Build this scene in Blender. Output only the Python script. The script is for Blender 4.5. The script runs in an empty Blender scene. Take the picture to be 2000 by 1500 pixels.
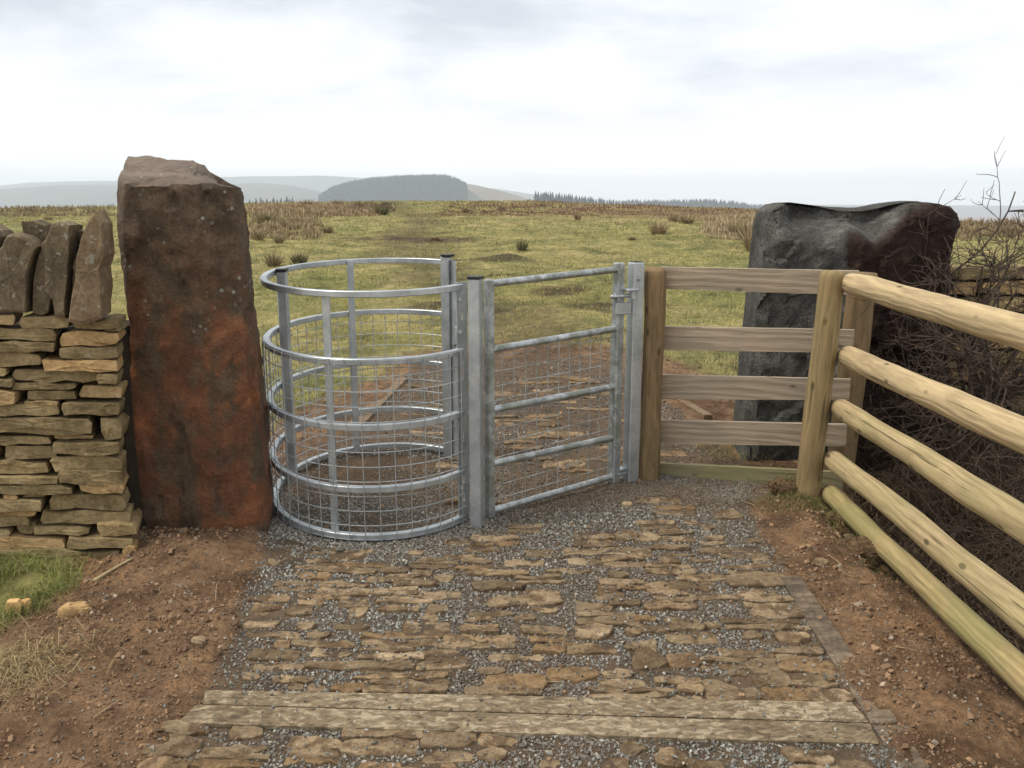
import bpy, math, random
import numpy as np
from mathutils import Matrix, Vector

rng = np.random.default_rng(7)
random.seed(7)
R = math.radians
sc = bpy.context.scene
COL = sc.collection

# ------------------------------------------------------------------ camera
F, PITCH, H = 1730.0, R(11.3), 1.5
CP, SP = math.cos(PITCH), math.sin(PITCH)
cam = bpy.data.cameras.new('camera')
cam.sensor_width = 36.0
cam.lens = F / 2000 * 36
cam.clip_start, cam.clip_end = 0.05, 20000
camo = bpy.data.objects.new('camera', cam)
COL.objects.link(camo)
camo.location = (0, 0, H)
camo.rotation_euler = (math.pi / 2 - PITCH, 0, 0)
sc.camera = camo

# ------------------------------------------------------------------ sky, sun, exposure
SUN_EL, SUN_AZ = R(60), R(-100)          # azimuth from +Y towards +X
world = bpy.data.worlds.new('World')
sc.world = world
world.use_nodes = True
wt = world.node_tree
wt.nodes.clear()
def wn(t, **k):
    n = wt.nodes.new(t)
    for a, v in k.items():
        setattr(n, a, v)
    return n
tc = wn('ShaderNodeTexCoord')
sky = wn('ShaderNodeTexSky', sky_type='NISHITA')
sky.sun_disc = False
sky.sun_elevation = SUN_EL
sky.sun_rotation = SUN_AZ
sky.air_density = 1.0
sky.dust_density = 3.0
skym = wn('ShaderNodeVectorMath', operation='SCALE')
skym.inputs['Scale'].default_value = 0.10
wt.links.new(sky.outputs[0], skym.inputs[0])
# a cloud deck: the direction is carried to a plane overhead
sep = wn('ShaderNodeSeparateXYZ')
wt.links.new(tc.outputs['Generated'], sep.inputs[0])
zz = wn('ShaderNodeMath', operation='MAXIMUM'); zz.inputs[1].default_value = 0.0
wt.links.new(sep.outputs['Z'], zz.inputs[0])
za = wn('ShaderNodeMath', operation='ADD'); za.inputs[1].default_value = 0.16
wt.links.new(zz.outputs[0], za.inputs[0])
dx = wn('ShaderNodeMath', operation='DIVIDE'); dy = wn('ShaderNodeMath', operation='DIVIDE')
wt.links.new(sep.outputs['X'], dx.inputs[0]); wt.links.new(za.outputs[0], dx.inputs[1])
wt.links.new(sep.outputs['Y'], dy.inputs[0]); wt.links.new(za.outputs[0], dy.inputs[1])
cmb = wn('ShaderNodeCombineXYZ')
wt.links.new(dx.outputs[0], cmb.inputs[0]); wt.links.new(dy.outputs[0], cmb.inputs[1])
cmb.inputs[2].default_value = 3.7
n1 = wn('ShaderNodeTexNoise'); n1.inputs['Scale'].default_value = 0.95
n1.inputs['Detail'].default_value = 7; n1.inputs['Roughness'].default_value = 0.56
n1.inputs['Distortion'].default_value = 0.35
wt.links.new(cmb.outputs[0], n1.inputs['Vector'])
rmp = wn('ShaderNodeValToRGB')
e = rmp.color_ramp
e.elements[0].position = 0.36; e.elements[0].color = (0.44, 0.465, 0.515, 1)
e.elements[1].position = 0.64; e.elements[1].color = (0.86, 0.86, 0.855, 1)
m_ = e.elements.new(0.5); m_.color = (0.64, 0.66, 0.695, 1)
wt.links.new(n1.outputs['Fac'], rmp.inputs['Fac'])
# clouds thin out into even bright mist towards the horizon
hz = wn('ShaderNodeMapRange'); hz.inputs['From Min'].default_value = 0.0
hz.inputs['From Max'].default_value = 0.16; hz.inputs['To Min'].default_value = 0.85; hz.inputs['To Max'].default_value = 0.0
hz.interpolation_type = 'SMOOTHSTEP'
wt.links.new(zz.outputs[0], hz.inputs['Value'])
mixh = wn('ShaderNodeMix', data_type='RGBA')
wt.links.new(hz.outputs[0], mixh.inputs['Factor'])
wt.links.new(rmp.outputs[0], mixh.inputs[6]); mixh.inputs[7].default_value = (1.22, 1.16, 1.08, 1)
mixs = wn('ShaderNodeMix', data_type='RGBA'); mixs.inputs['Factor'].default_value = 0.96
wt.links.new(skym.outputs[0], mixs.inputs[6]); wt.links.new(mixh.outputs[2], mixs.inputs[7])
bg = wn('ShaderNodeBackground'); bg.inputs['Strength'].default_value = 0.80
out = wn('ShaderNodeOutputWorld')
wt.links.new(mixs.outputs[2], bg.inputs['Color']); wt.links.new(bg.outputs[0], out.inputs['Surface'])

sl = bpy.data.lights.new('sun', 'SUN')
sl.energy = 1.5
sl.angle = R(20)
sl.color = (1.0, 0.93, 0.82)
so = bpy.data.objects.new('sun', sl)
COL.objects.link(so)
sd = Vector((math.sin(SUN_AZ) * math.cos(SUN_EL), math.cos(SUN_AZ) * math.cos(SUN_EL), math.sin(SUN_EL)))
so.rotation_euler = sd.to_track_quat('Z', 'Y').to_euler()

vs = sc.view_settings
vs.view_transform = 'Standard'; vs.look = 'None'; vs.exposure = 1.0; vs.gamma = 1.0
vs.use_curve_mapping = False
sc.cycles.use_denoising = True
sc.cycles.max_bounces = 6
sc.cycles.volume_bounces = 2
sc.cycles.transparent_max_bounces = 4

# ------------------------------------------------------------------ pixel helpers (2000 x 1500 photograph) to world points
SL, Y0 = 0.04, 4.3
def _ray(px, py):
    return (px - 1000) / F, -(py - 750) / F
def pd(px, py, d):
    xc, yc = _ray(px, py); zc = d / (CP + yc * SP)
    return np.array((xc * zc, d, H + zc * (yc * CP - SP)))
def pg(px, py, h=0.0):
    xc, yc = _ray(px, py)
    zc = (H - h + SL * Y0) / (SL * (CP + yc * SP) - (yc * CP - SP))
    return np.array((xc * zc, zc * (CP + yc * SP), H + zc * (yc * CP - SP)))

# ------------------------------------------------------------------ noise
def _hash(ix, iy, iz, seed):
    h = (ix.astype(np.int64) * 374761393 + iy.astype(np.int64) * 668265263 + iz.astype(np.int64) * 2147483647 + seed * 1274126177) & 0xffffffff
    h = ((h ^ (h >> 13)) * 1274126177) & 0xffffffff
    h = ((h ^ (h >> 16)) * 2246822519) & 0xffffffff
    return ((h ^ (h >> 15)) & 0xffffff) / float(0xffffff)
def vnoise(p, seed=0):
    p = np.asarray(p, float)
    i = np.floor(p).astype(np.int64); f = p - i
    f = f * f * (3 - 2 * f)
    x, y, z = i[:, 0], i[:, 1], i[:, 2]
    fx, fy, fz = f[:, 0], f[:, 1], f[:, 2]
    def L(a, b, t): return a + (b - a) * t
    c = [_hash(x + a, y + b, z + d, seed) for d in (0, 1) for b in (0, 1) for a in (0, 1)]
    v0 = L(L(c[0], c[1], fx), L(c[2], c[3], fx), fy)
    v1 = L(L(c[4], c[5], fx), L(c[6], c[7], fx), fy)
    return L(v0, v1, fz) * 2 - 1
def vnoise2(x, y, seed=0):
    ix = np.floor(x).astype(np.int64); iy = np.floor(y).astype(np.int64)
    fx = x - ix; fy = y - iy
    fx = fx * fx * (3 - 2 * fx); fy = fy * fy * (3 - 2 * fy)
    z = np.zeros_like(ix)
    a = _hash(ix, iy, z, seed); b = _hash(ix + 1, iy, z, seed); c = _hash(ix, iy + 1, z, seed); d = _hash(ix + 1, iy + 1, z, seed)
    u = a + (b - a) * fx; v = c + (d - c) * fx
    return (u + (v - u) * fy) * 2 - 1
def fbm2(x, y, wl, oct=4, gain=0.5, seed=0):
    s = 0; a = 1.0; t = 0
    for k in range(oct):
        s = s + a * vnoise2(x / wl + 17.3 * k, y / wl - 9.1 * k, seed + k)
        t += a; a *= gain; wl *= 0.5
    return s / t
def fbm3(p, wl, oct=3, gain=0.5, seed=0):
    s = 0; a = 1.0; t = 0
    for k in range(oct):
        s = s + a * vnoise(p / wl + 11.7 * k, seed + k); t += a; a *= gain; wl *= 0.5
    return s / t
def vec3n(p, wl, oct=2, seed=0):
    return np.stack([fbm3(p, wl, oct, 0.5, seed + 31 * k) for k in range(3)], 1)
def facet(p, cell, seed=0, tilt=1.0):
    """broken-rock relief: every cell is a flat chip with its own tilt and level"""
    q = np.asarray(p, float) / cell; i = np.floor(q).astype(np.int64)
    best = np.full(len(q), 1e9); val = np.zeros(len(q))
    for a in (-1, 0, 1):
        for b in (-1, 0, 1):
            for c in (-1, 0, 1):
                x, y, z = i[:, 0] + a, i[:, 1] + b, i[:, 2] + c
                sx = np.stack([x + _hash(x, y, z, seed), y + _hash(x, y, z, seed + 1), z + _hash(x, y, z, seed + 2)], 1)
                d = q - sx; r2 = (d * d).sum(1)
                t = np.stack([_hash(x, y, z, seed + 3), _hash(x, y, z, seed + 4), _hash(x, y, z, seed + 5)], 1) * 2 - 1
                v = tilt * (d * t).sum(1) + _hash(x, y, z, seed + 6) * 2 - 1
                k = r2 < best; best = np.where(k, r2, best); val = np.where(k, v, val)
    return val
def sstep(a, b, x):
    t = np.clip((x - a) / (b - a), 0, 1)
    return t * t * (3 - 2 * t)

# ------------------------------------------------------------------ objects
def new_obj(name, verts, faces, mat, parent=None, base=None, smooth=False, attrs=None):
    """one mesh object; verts are world points, kept relative to its base (or its parent's base)"""
    verts = np.asarray(verts, float)
    me = bpy.data.meshes.new(name)
    if isinstance(faces, np.ndarray):
        k = faces.shape[1]; nf = len(faces)
        off = np.zeros(3) if base is None else np.asarray(base, float)
        if parent is not None and base is None:
            off = np.array(parent['_b'])
        me.vertices.add(len(verts)); me.vertices.foreach_set('co', (verts - off).astype(np.float32).ravel())
        me.loops.add(nf * k); me.loops.foreach_set('vertex_index', faces.astype(np.int32).ravel())
        me.polygons.add(nf); me.polygons.foreach_set('loop_start', np.arange(0, nf * k, k, dtype=np.int32))
        me.polygons.foreach_set('use_smooth', np.full(nf, smooth))
        me.update(calc_edges=True)
    else:
        off = np.zeros(3) if base is None else np.asarray(base, float)
        if parent is not None and base is None:
            off = np.array(parent['_b'])
        me.from_pydata([tuple(v) for v in (verts - off)], [], faces)
        if smooth:
            me.polygons.foreach_set('use_smooth', np.full(len(me.polygons), True))
        me.update()
    if attrs:
        for an, av in attrs.items():
            av = np.asarray(av, np.float32)
            if av.ndim == 1:
                a = me.attributes.new(an, 'FLOAT', 'POINT'); a.data.foreach_set('value', av)
            else:
                a = me.attributes.new(an, 'FLOAT_COLOR', 'POINT')
                a.data.foreach_set('color', np.concatenate([av, np.ones((len(av), 1), np.float32)], 1).ravel())
    if mat: me.materials.append(mat)
    o = bpy.data.objects.new(name, me)
    COL.objects.link(o)
    if parent is not None:
        o.parent = parent
        if base is not None:
            o.location = tuple(np.asarray(base, float) - np.array(parent['_b']))
            o['_b'] = [float(v) for v in base]
        else:
            o['_b'] = list(parent['_b'])
    else:
        if base is not None: o.location = tuple(float(v) for v in base)
        o['_b'] = [float(v) for v in (base if base is not None else (0, 0, 0))]
    return o
def empty(name, base):
    o = bpy.data.objects.new(name, None); COL.objects.link(o)
    o.empty_display_size = 0.1
    o.location = tuple(float(v) for v in base); o['_b'] = [float(v) for v in base]
    return o
def tag(o, label=None, cat=None, group=None, kind=None):
    if label: o['label'] = label
    if cat: o['category'] = cat
    if group: o['group'] = group
    if kind: o['kind'] = kind
    return o

class MB:
    def __init__(s): s.v = []; s.f = []; s.n = 0
    def add(s, v, f):
        v = np.asarray(v, float); s.v.append(v)
        for q in f: s.f.append(tuple(int(i) + s.n for i in q))
        s.n += len(v)
        return s
    def box(s, c, size, rz=0.0):
        hx, hy, hz = [q / 2 for q in size]
        p = np.array([(x, y, z) for z in (-hz, hz) for y in (-hy, hy) for x in (-hx, hx)])
        ca, sa = math.cos(rz), math.sin(rz)
        p = np.stack([p[:, 0] * ca - p[:, 1] * sa, p[:, 0] * sa + p[:, 1] * ca, p[:, 2]], 1) + np.asarray(c, float)
        return s.add(p, [(0, 2, 3, 1), (4, 5, 7, 6), (0, 1, 5, 4), (2, 6, 7, 3), (0, 4, 6, 2), (1, 3, 7, 5)])
    def bbox(s, c, size, rz=0.0, b=0.004):
        """box with chamfered vertical and horizontal edges"""
        hx, hy, hz = [q / 2 for q in size]
        pr = [(hx - b, hy), (hx, hy - b), (hx, -hy + b), (hx - b, -hy), (-hx + b, -hy), (-hx, -hy + b), (-hx, hy - b), (-hx + b, hy)]
        pr = pr[::-1]
        L = []
        for z, k in ((-hz, b), (-hz + b, 0), (hz - b, 0), (hz, b)):
            for x, y in pr:
                L.append((x - math.copysign(k, x), y - math.copysign(k, y), z))
        p = np.array(L); ca, sa = math.cos(rz), math.sin(rz)
        p = np.stack([p[:, 0] * ca - p[:, 1] * sa, p[:, 0] * sa + p[:, 1] * ca, p[:, 2]], 1) + np.asarray(c, float)
        f = []
        for r in range(3):
            for i in range(8):
                j = (i + 1) % 8
                f.append((r * 8 + i, r * 8 + j, (r + 1) * 8 + j, (r + 1) * 8 + i))
        f.append(tuple(range(7, -1, -1))); f.append(tuple(range(24, 32)))
        return s.add(p, f)
    def tube(s, pts, r, n=8, cap=True):
        pts = np.asarray(pts, float); m = len(pts)
        rr = np.full(m, r, float) if np.isscalar(r) else np.asarray(r, float)
        t = np.gradient(pts, axis=0); t /= np.linalg.norm(t, axis=1)[:, None] + 1e-12
        up = np.array((0, 0, 1.0)) if abs(t[0][2]) < 0.9 else np.array((1.0, 0, 0))
        a = np.arange(n) * 2 * np.pi / n
        V = []
        for i in range(m):
            u = np.cross(t[i], up); u /= np.linalg.norm(u) + 1e-12
            w = np.cross(u, t[i]); up = w
            V.append(pts[i] + rr[i] * (np.cos(a)[:, None] * u + np.sin(a)[:, None] * w))
        f = []
        for i in range(m - 1):
            for k in range(n):
                j = (k + 1) % n
                f.append((i * n + k, (i + 1) * n + k, (i + 1) * n + j, i * n + j))
        if cap:
            f.append(tuple(range(n))); f.append(tuple(range(m * n - 1, (m - 1) * n - 1, -1)))
        return s.add(np.concatenate(V), f)
    def sweep(s, pts, prof):
        """sweep a profile (list of (out, up)) along points; 'out' is horizontal, to the right of the path"""
        pts = np.asarray(pts, float); m = len(pts)
        t = np.gradient(pts[:, :2], axis=0); t /= np.linalg.norm(t, axis=1)[:, None]
        o = np.stack([t[:, 1], -t[:, 0]], 1)
        k = len(prof); V = []
        for a, b in prof:
            V.append(np.concatenate([pts[:, :2] + a * o, pts[:, 2:] + b], 1))
        V = np.stack(V, 1).reshape(-1, 3)
        f = []
        for i in range(m - 1):
            for q in range(k):
                j = (q + 1) % k
                f.append((i * k + q, i * k + j, (i + 1) * k + j, (i + 1) * k + q))
        f.append(tuple(range(k - 1, -1, -1))); f.append(tuple(range((m - 1) * k, m * k)))
        return s.add(V, f)
    def build(s, name, mat, parent=None, base=None, smooth=False):
        o = new_obj(name, np.concatenate(s.v), s.f, mat, parent, base, smooth)
        return o

# ------------------------------------------------------------------ materials
class NT:
    def __init__(s, name, rough=0.85, metallic=0.0, spec=0.3):
        s.m = bpy.data.materials.new(name); s.m.use_nodes = True
        s.t = s.m.node_tree; s.b = s.t.nodes['Principled BSDF']
        s.b.inputs['Roughness'].default_value = rough; s.b.inputs['Metallic'].default_value = metallic
        s.b.inputs['Specular IOR Level'].default_value = spec
        s._c = None
    def n(s, t, **k):
        q = s.t.nodes.new(t)
        for a, v in k.items(): setattr(q, a, v)
        return q
    def co(s, scale=(1, 1, 1), rand=True):
        c = s.n('ShaderNodeTexCoord').outputs['Object']
        if rand:
            oi = s.n('ShaderNodeObjectInfo'); v = s.n('ShaderNodeVectorMath', operation='SCALE')
            cc = s.n('ShaderNodeCombineXYZ')
            for i in range(3): s.t.links.new(oi.outputs['Random'], cc.inputs[i])
            s.t.links.new(cc.outputs[0], v.inputs[0]); v.inputs['Scale'].default_value = 37.0
            ad = s.n('ShaderNodeVectorMath', operation='ADD'); s.t.links.new(c, ad.inputs[0]); s.t.links.new(v.outputs[0], ad.inputs[1])
            c = ad.outputs[0]
        if scale != (1, 1, 1):
            mp = s.n('ShaderNodeVectorMath', operation='MULTIPLY'); s.t.links.new(c, mp.inputs[0]); mp.inputs[1].default_value = scale
            c = mp.outputs[0]
        return c
    def noise(s, sc_, det=4, rough=0.55, vec=None, dist=0.0):
        q = s.n('ShaderNodeTexNoise'); q.inputs['Scale'].default_value = sc_; q.inputs['Detail'].default_value = det
        q.inputs['Roughness'].default_value = rough; q.inputs['Distortion'].default_value = dist
        if vec is not None: s.t.links.new(vec, q.inputs['Vector'])
        return q.outputs['Fac']
    def voro(s, sc_, vec=None, out='Distance', rnd=1.0):
        q = s.n('ShaderNodeTexVoronoi'); q.inputs['Scale'].default_value = sc_; q.inputs['Randomness'].default_value = rnd
        if vec is not None: s.t.links.new(vec, q.inputs['Vector'])
        return q.outputs[out]
    def ramp(s, fac, stops):
        q = s.n('ShaderNodeValToRGB'); e = q.color_ramp
        while len(e.elements) < len(stops): e.elements.new(0.5)
        for el, (p, c) in zip(e.elements, sorted(stops, key=lambda x: x[0])):
            el.position = p; el.color = (c, c, c, 1) if np.isscalar(c) else tuple(c) + (1,)
        s.t.links.new(fac, q.inputs['Fac']); return q.outputs['Color']
    def _in(s, sock, v):
        if isinstance(v, bpy.types.NodeSocket): s.t.links.new(v, sock)
        elif np.isscalar(v):
            try: sock.default_value = v
            except Exception: sock.default_value = (v, v, v, 1)
        else: sock.default_value = tuple(v) + ((1,) if len(v) == 3 else ())
    def mix(s, a, b, f, mode='MIX'):
        q = s.n('ShaderNodeMix', data_type='RGBA', blend_type=mode)
        s._in(q.inputs['Factor'], f); s._in(q.inputs[6], a); s._in(q.inputs[7], b); return q.outputs[2]
    def math(s, op, a, b=0.0, clamp=False):
        q = s.n('ShaderNodeMath', operation=op); q.use_clamp = clamp
        s._in(q.inputs[0], a); s._in(q.inputs[1], b); return q.outputs[0]
    def maprange(s, v, a, b, c=0.0, d=1.0):
        q = s.n('ShaderNodeMapRange'); q.inputs['From Min'].default_value = a; q.inputs['From Max'].default_value = b
        q.inputs['To Min'].default_value = c; q.inputs['To Max'].default_value = d
        q.interpolation_type = 'SMOOTHSTEP'
        s.t.links.new(v, q.inputs['Value']); return q.outputs[0]
    def attr(s, name, out='Color'):
        q = s.n('ShaderNodeAttribute'); q.attribute_name = name; return q.outputs[out]
    def rand(s):
        return s.n('ShaderNodeObjectInfo').outputs['Random']
    def xyz(s, v):
        q = s.n('ShaderNodeSeparateXYZ'); s.t.links.new(v, q.inputs[0]); return q.outputs
    def color(s, c): s._in(s.b.inputs['Base Color'], c); return s
    def rough(s, r): s._in(s.b.inputs['Roughness'], r); return s
    def bump(s, h, strength=0.5, dist=0.01):
        q = s.n('ShaderNodeBump'); q.inputs['Strength'].default_value = strength; q.inputs['Distance'].default_value = dist
        s.t.links.new(h, q.inputs['Height']); s.t.links.new(q.outputs[0], s.b.inputs['Normal']); return s

def mat_stone(name, cols, tint=(0.55, 0.30, 0.12), lichen=0.0, sc_=1.0):
    t = NT(name, 0.92, 0, 0.12); c = t.co()
    n = t.noise(7 * sc_, 6, 0.6, c); f = t.noise(60 * sc_, 5, 0.65, c)
    col = t.ramp(n, [(0.3, cols[0]), (0.5, cols[1]), (0.72, cols[2])])
    r = t.rand()
    col = t.mix(col, tint, t.maprange(r, 0.62, 1.0, 0.0, 0.45))
    bright = t.ramp(r, [(0.0, 0.72), (0.5, 1.0), (1.0, 1.28)])
    col = t.mix(col, bright, 1.0, 'MULTIPLY')
    col = t.mix(col, t.ramp(f, [(0.3, 0.7), (0.7, 1.25)]), 1.0, 'MULTIPLY')
    if lichen:
        v = t.maprange(t.noise(26, 3, 0.6, c), 0.62, 0.68)
        col = t.mix(col, (0.33, 0.33, 0.27), t.math('MULTIPLY', v, lichen))
    t.color(col)
    hgt = t.math('ADD', t.math('MULTIPLY', n, 1.5), t.math('MULTIPLY', f, 0.5))
    t.bump(hgt, 0.7, 0.012)
    return t.m

M = {}
M['wall'] = mat_stone('wall_sandstone', [(0.150, 0.110, 0.054), (0.265, 0.198, 0.100), (0.375, 0.285, 0.150)], (0.40, 0.23, 0.095), 0.2)
M['coping'] = mat_stone('coping_sandstone', [(0.080, 0.064, 0.042), (0.150, 0.115, 0.072), (0.215, 0.168, 0.104)], (0.22, 0.135, 0.07), 0.6)
def mat_paving():
    t = NT('paving_sandstone', 0.92, 0, 0.12); c = t.co()
    lay = t.noise(9, 6, 0.62, t.co((0.5, 1.6, 1.6)), 0.5); f = t.noise(75, 5, 0.68, c); mud = t.noise(11, 5, 0.62, c, 0.4)
    col = t.ramp(lay, [(0.28, (0.115, 0.082, 0.048)), (0.5, (0.200, 0.146, 0.087)), (0.74, (0.320, 0.242, 0.152))])
    r = t.rand()
    col = t.mix(col, (0.24, 0.135, 0.055), t.maprange(r, 0.7, 1.0, 0.0, 0.45))
    col = t.mix(col, t.ramp(r, [(0.0, 0.68), (0.25, 1.2), (0.45, 0.9), (0.65, 1.35), (1.0, 0.95)]), 1.0, 'MULTIPLY')
    col = t.mix(col, (0.105, 0.068, 0.038), t.math('MULTIPLY', t.maprange(mud, 0.46, 0.60), 0.85))
    grit = t.maprange(t.voro(95, c), 0.22, 0.12)
    col = t.mix(col, (0.26, 0.25, 0.22), t.math('MULTIPLY', grit, t.math('MULTIPLY', t.maprange(mud, 0.5, 0.62), 0.6)))
    col = t.mix(col, t.ramp(f, [(0.3, 0.66), (0.7, 1.3)]), 1.0, 'MULTIPLY')
    t.color(col); t.bump(t.math('ADD', t.math('MULTIPLY', lay, 1.6), t.math('MULTIPLY', f, 0.7)), 0.8, 0.012)
    return t.m
M['paving'] = mat_paving()

def mat_monolith():
    t = NT('gatepost_stone', 0.82, 0, 0.18); c = t.co(rand=False)
    z = t.xyz(c)[2]
    n = t.noise(3.5, 9, 0.68, c, 0.5); n2 = t.noise(9, 9, 0.70, c, 0.2); f = t.noise(70, 6, 0.7, c)
    streak = t.noise(4, 9, 0.66, t.co((1.7, 1.7, 0.6), False), 0.3)
    base = t.ramp(n2, [(0.28, (0.034, 0.025, 0.018)), (0.5, (0.088, 0.060, 0.037)), (0.75, (0.165, 0.118, 0.076))])
    rust = t.ramp(n, [(0.3, (0.070, 0.034, 0.022)), (0.5, (0.145, 0.062, 0.032)), (0.68, (0.310, 0.120, 0.048))])
    low = t.maprange(z, 1.50, 0.75)
    k = t.math('MULTIPLY', t.maprange(t.math('ADD', t.math('MULTIPLY', streak, 0.6), t.math('MULTIPLY', n, 0.4)), 0.455, 0.54), low)
    col = t.mix(base, rust, t.math('MULTIPLY', k, 0.85))
    # greenish-brown low right and a paler, warmer colour on top
    top = t.maprange(z, 1.56, 1.64)
    col = t.mix(col, t.ramp(n2, [(0.3, (0.105, 0.080, 0.062)), (0.7, (0.235, 0.185, 0.145))]), top)
    lv = t.voro(30, t.co((1, 1, 1), False)); lm = t.maprange(t.noise(5, 3, 0.5, c), 0.53, 0.62)
    ls = t.math('MULTIPLY', t.maprange(lv, 0.30, 0.20), lm)
    hi = t.maprange(z, 0.75, 1.1)
    col = t.mix(col, (0.27, 0.28, 0.24), t.math('MULTIPLY', t.math('MULTIPLY', ls, hi), 0.8))
    col = t.mix(col, t.ramp(f, [(0.3, 0.7), (0.7, 1.3)]), 1.0, 'MULTIPLY')
    t.color(col)
    t.rough(t.ramp(n2, [(0.3, 0.7), (0.7, 0.92)]))
    t.bump(t.math('ADD', t.math('MULTIPLY', n2, 2.0), t.math('MULTIPLY', f, 0.6)), 0.8, 0.014)
    return t.m
M['monolith'] = mat_monolith()
def mat_boulder():
    t = NT('dark_slab_stone', 0.9, 0, 0.12); c = t.co(rand=False)
    n = t.noise(4, 9, 0.68, c, 0.3); n2 = t.noise(14, 8, 0.7, c, 0.2); f = t.noise(90, 6, 0.7, c)
    grey = t.ramp(t.math('ADD', t.math('MULTIPLY', n, 0.55), t.math('MULTIPLY', n2, 0.45)), [(0.34, (0.034, 0.034, 0.029)), (0.5, (0.075, 0.073, 0.064)), (0.68, (0.190, 0.186, 0.166))])
    mar = t.ramp(n2, [(0.3, (0.018, 0.011, 0.009)), (0.6, (0.040, 0.024, 0.018)), (0.8, (0.090, 0.058, 0.043))])
    col = t.mix(grey, mar, t.attr('face', 'Fac'))
    moss = t.math('MULTIPLY', t.maprange(n2, 0.5, 0.7), t.maprange(t.xyz(c)[2], 0.7, 0.1))
    col = t.mix(col, (0.045, 0.058, 0.022), t.math('MULTIPLY', moss, 0.8))
    col = t.mix(col, t.ramp(f, [(0.32, 0.5), (0.68, 1.5)]), 1.0, 'MULTIPLY')
    t.color(col); t.bump(t.math('ADD', t.math('MULTIPLY', n2, 1.2), t.math('MULTIPLY', f, 0.9)), 0.9, 0.016)
    return t.m
M['boulder'] = mat_boulder()
def mat_galv(name, dirty=0.0):
    t = NT(name, 0.42, 0.75, 0.5); c = t.co(rand=False)
    n = t.noise(9, 5, 0.6, c); v = t.voro(70, c, 'Color'); f = t.noise(40, 4, 0.6, c)
    col = t.ramp(n, [(0.3, (0.32, 0.345, 0.355)), (0.7, (0.52, 0.55, 0.555))])
    col = t.mix(col, t.ramp(v, [(0.0, 0.86), (1.0, 1.1)]), 0.6, 'MULTIPLY')
    if dirty:
        d = t.maprange(t.noise(16, 6, 0.7, c), 0.42, 0.62)
        col = t.mix(col, (0.14, 0.145, 0.13), t.math('MULTIPLY', d, dirty))
        g = t.maprange(t.noise(7, 4, 0.6, c), 0.48, 0.62)
        col = t.mix(col, (0.17, 0.19, 0.12), t.math('MULTIPLY', g, dirty * 0.7))
        t._in(t.b.inputs['Metallic'], t.math('SUBTRACT', 0.75, t.math('MULTIPLY', d, 0.5 * dirty)))
    t.color(col); t.rough(t.ramp(f, [(0.3, 0.36), (0.7, 0.55)]))
    t.bump(n, 0.12, 0.004)
    return t.m
M['galv'] = mat_galv('galvanised_steel'); M['galv_old'] = mat_galv('weathered_galvanised_steel', 0.8)
t = NT('black_plastic', 0.45); t.color((0.012, 0.012, 0.013)); M['cap'] = t.m
t = NT('painted_hollow_shade', 0.9); t.color((0.02, 0.02, 0.02)); M['slot'] = t.m  # near-black, stands in for shade inside the hollow post

def mat_wood(name, pale, dark, algae=0.0, grain=1.0, grey=0.0):
    t = NT(name, 0.8, 0, 0.25)
    base = t.co((1.0, 1.0, 1.0))
    st = t.co((0.7, 4.5, 4.5))
    warp = t.noise(2.2, 3, 0.55, st, 0.8)
    q = t.n('ShaderNodeTexWave', wave_type='BANDS', bands_direction='Z'); q.inputs['Scale'].default_value = 2.1 * grain
    q.inputs['Distortion'].default_value = 11.0; q.inputs['Detail'].default_value = 3; q.inputs['Detail Scale'].default_value = 1.0
    t.t.links.new(t.co((0.9, 5.0, 5.0)), q.inputs['Vector'])
    g = q.outputs['Fac']
    fine = t.noise(34, 7, 0.7, t.co((0.16, 4.0, 4.0)))
    crack = t.maprange(t.noise(11, 3, 0.5, t.co((0.10, 3.4, 3.4))), 0.655, 0.69)
    line = t.ramp(g, [(0.0, 1.0), (0.10, 0.75), (0.24, 0.1), (0.6, 0.0)])
    patch = t.maprange(t.noise(3.0, 3, 0.5, base), 0.38, 0.60)
    col = t.mix(pale, tuple(0.84 * p for p in pale), t.maprange(g, 0.9, 0.3))
    col = t.mix(col, dark, t.math('MULTIPLY', line, t.math('ADD', 0.05, t.math('MULTIPLY', patch, 0.24))))
    col = t.mix(col, t.ramp(fine, [(0.3, 0.74), (0.7, 1.16)]), 1.0, 'MULTIPLY')
    col = t.mix(col, t.ramp(warp, [(0.3, 0.82), (0.7, 1.1)]), 1.0, 'MULTIPLY')
    col = t.mix(col, (0.04, 0.026, 0.014), t.math('MULTIPLY', crack, 0.75))
    k = t.maprange(t.voro(6.5, t.co((0.8, 1.6, 1.6))), 0.16, 0.07)
    col = t.mix(col, (0.055, 0.035, 0.018), t.math('MULTIPLY', k, 0.8))
    if grey:
        col = t.mix(col, (0.20, 0.19, 0.165), t.math('MULTIPLY', t.maprange(t.noise(3, 4, 0.6, base), 0.4, 0.6), grey))
    if algae:
        a = t.maprange(t.noise(3.2, 5, 0.6, base), 0.34, 0.62)
        col = t.mix(col, (0.195, 0.200, 0.070), t.math('MULTIPLY', a, algae))
    t.color(col); t.bump(t.math('ADD', fine, t.math('MULTIPLY', g, 0.5)), 0.5, 0.006)
    return t.m
PALE = (0.53, 0.400, 0.222); PD = (0.20, 0.125, 0.055)
M['pole'] = mat_wood('peeled_pole_wood', PALE, PD, 0.05)
M['pole_green'] = mat_wood('algae_stained_pole_wood', (0.44, 0.33, 0.16), PD, 0.55)
M['pole_mid'] = mat_wood('damp_pole_wood', (0.47, 0.355, 0.192), PD, 0.3)
M['post'] = mat_wood('round_post_wood', (0.30, 0.210, 0.105), (0.12, 0.076, 0.034), 0.15)
M['post_brown'] = mat_wood('brown_post_wood', (0.235, 0.155, 0.080), (0.060, 0.036, 0.018), 0.1, 1.6)
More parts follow.
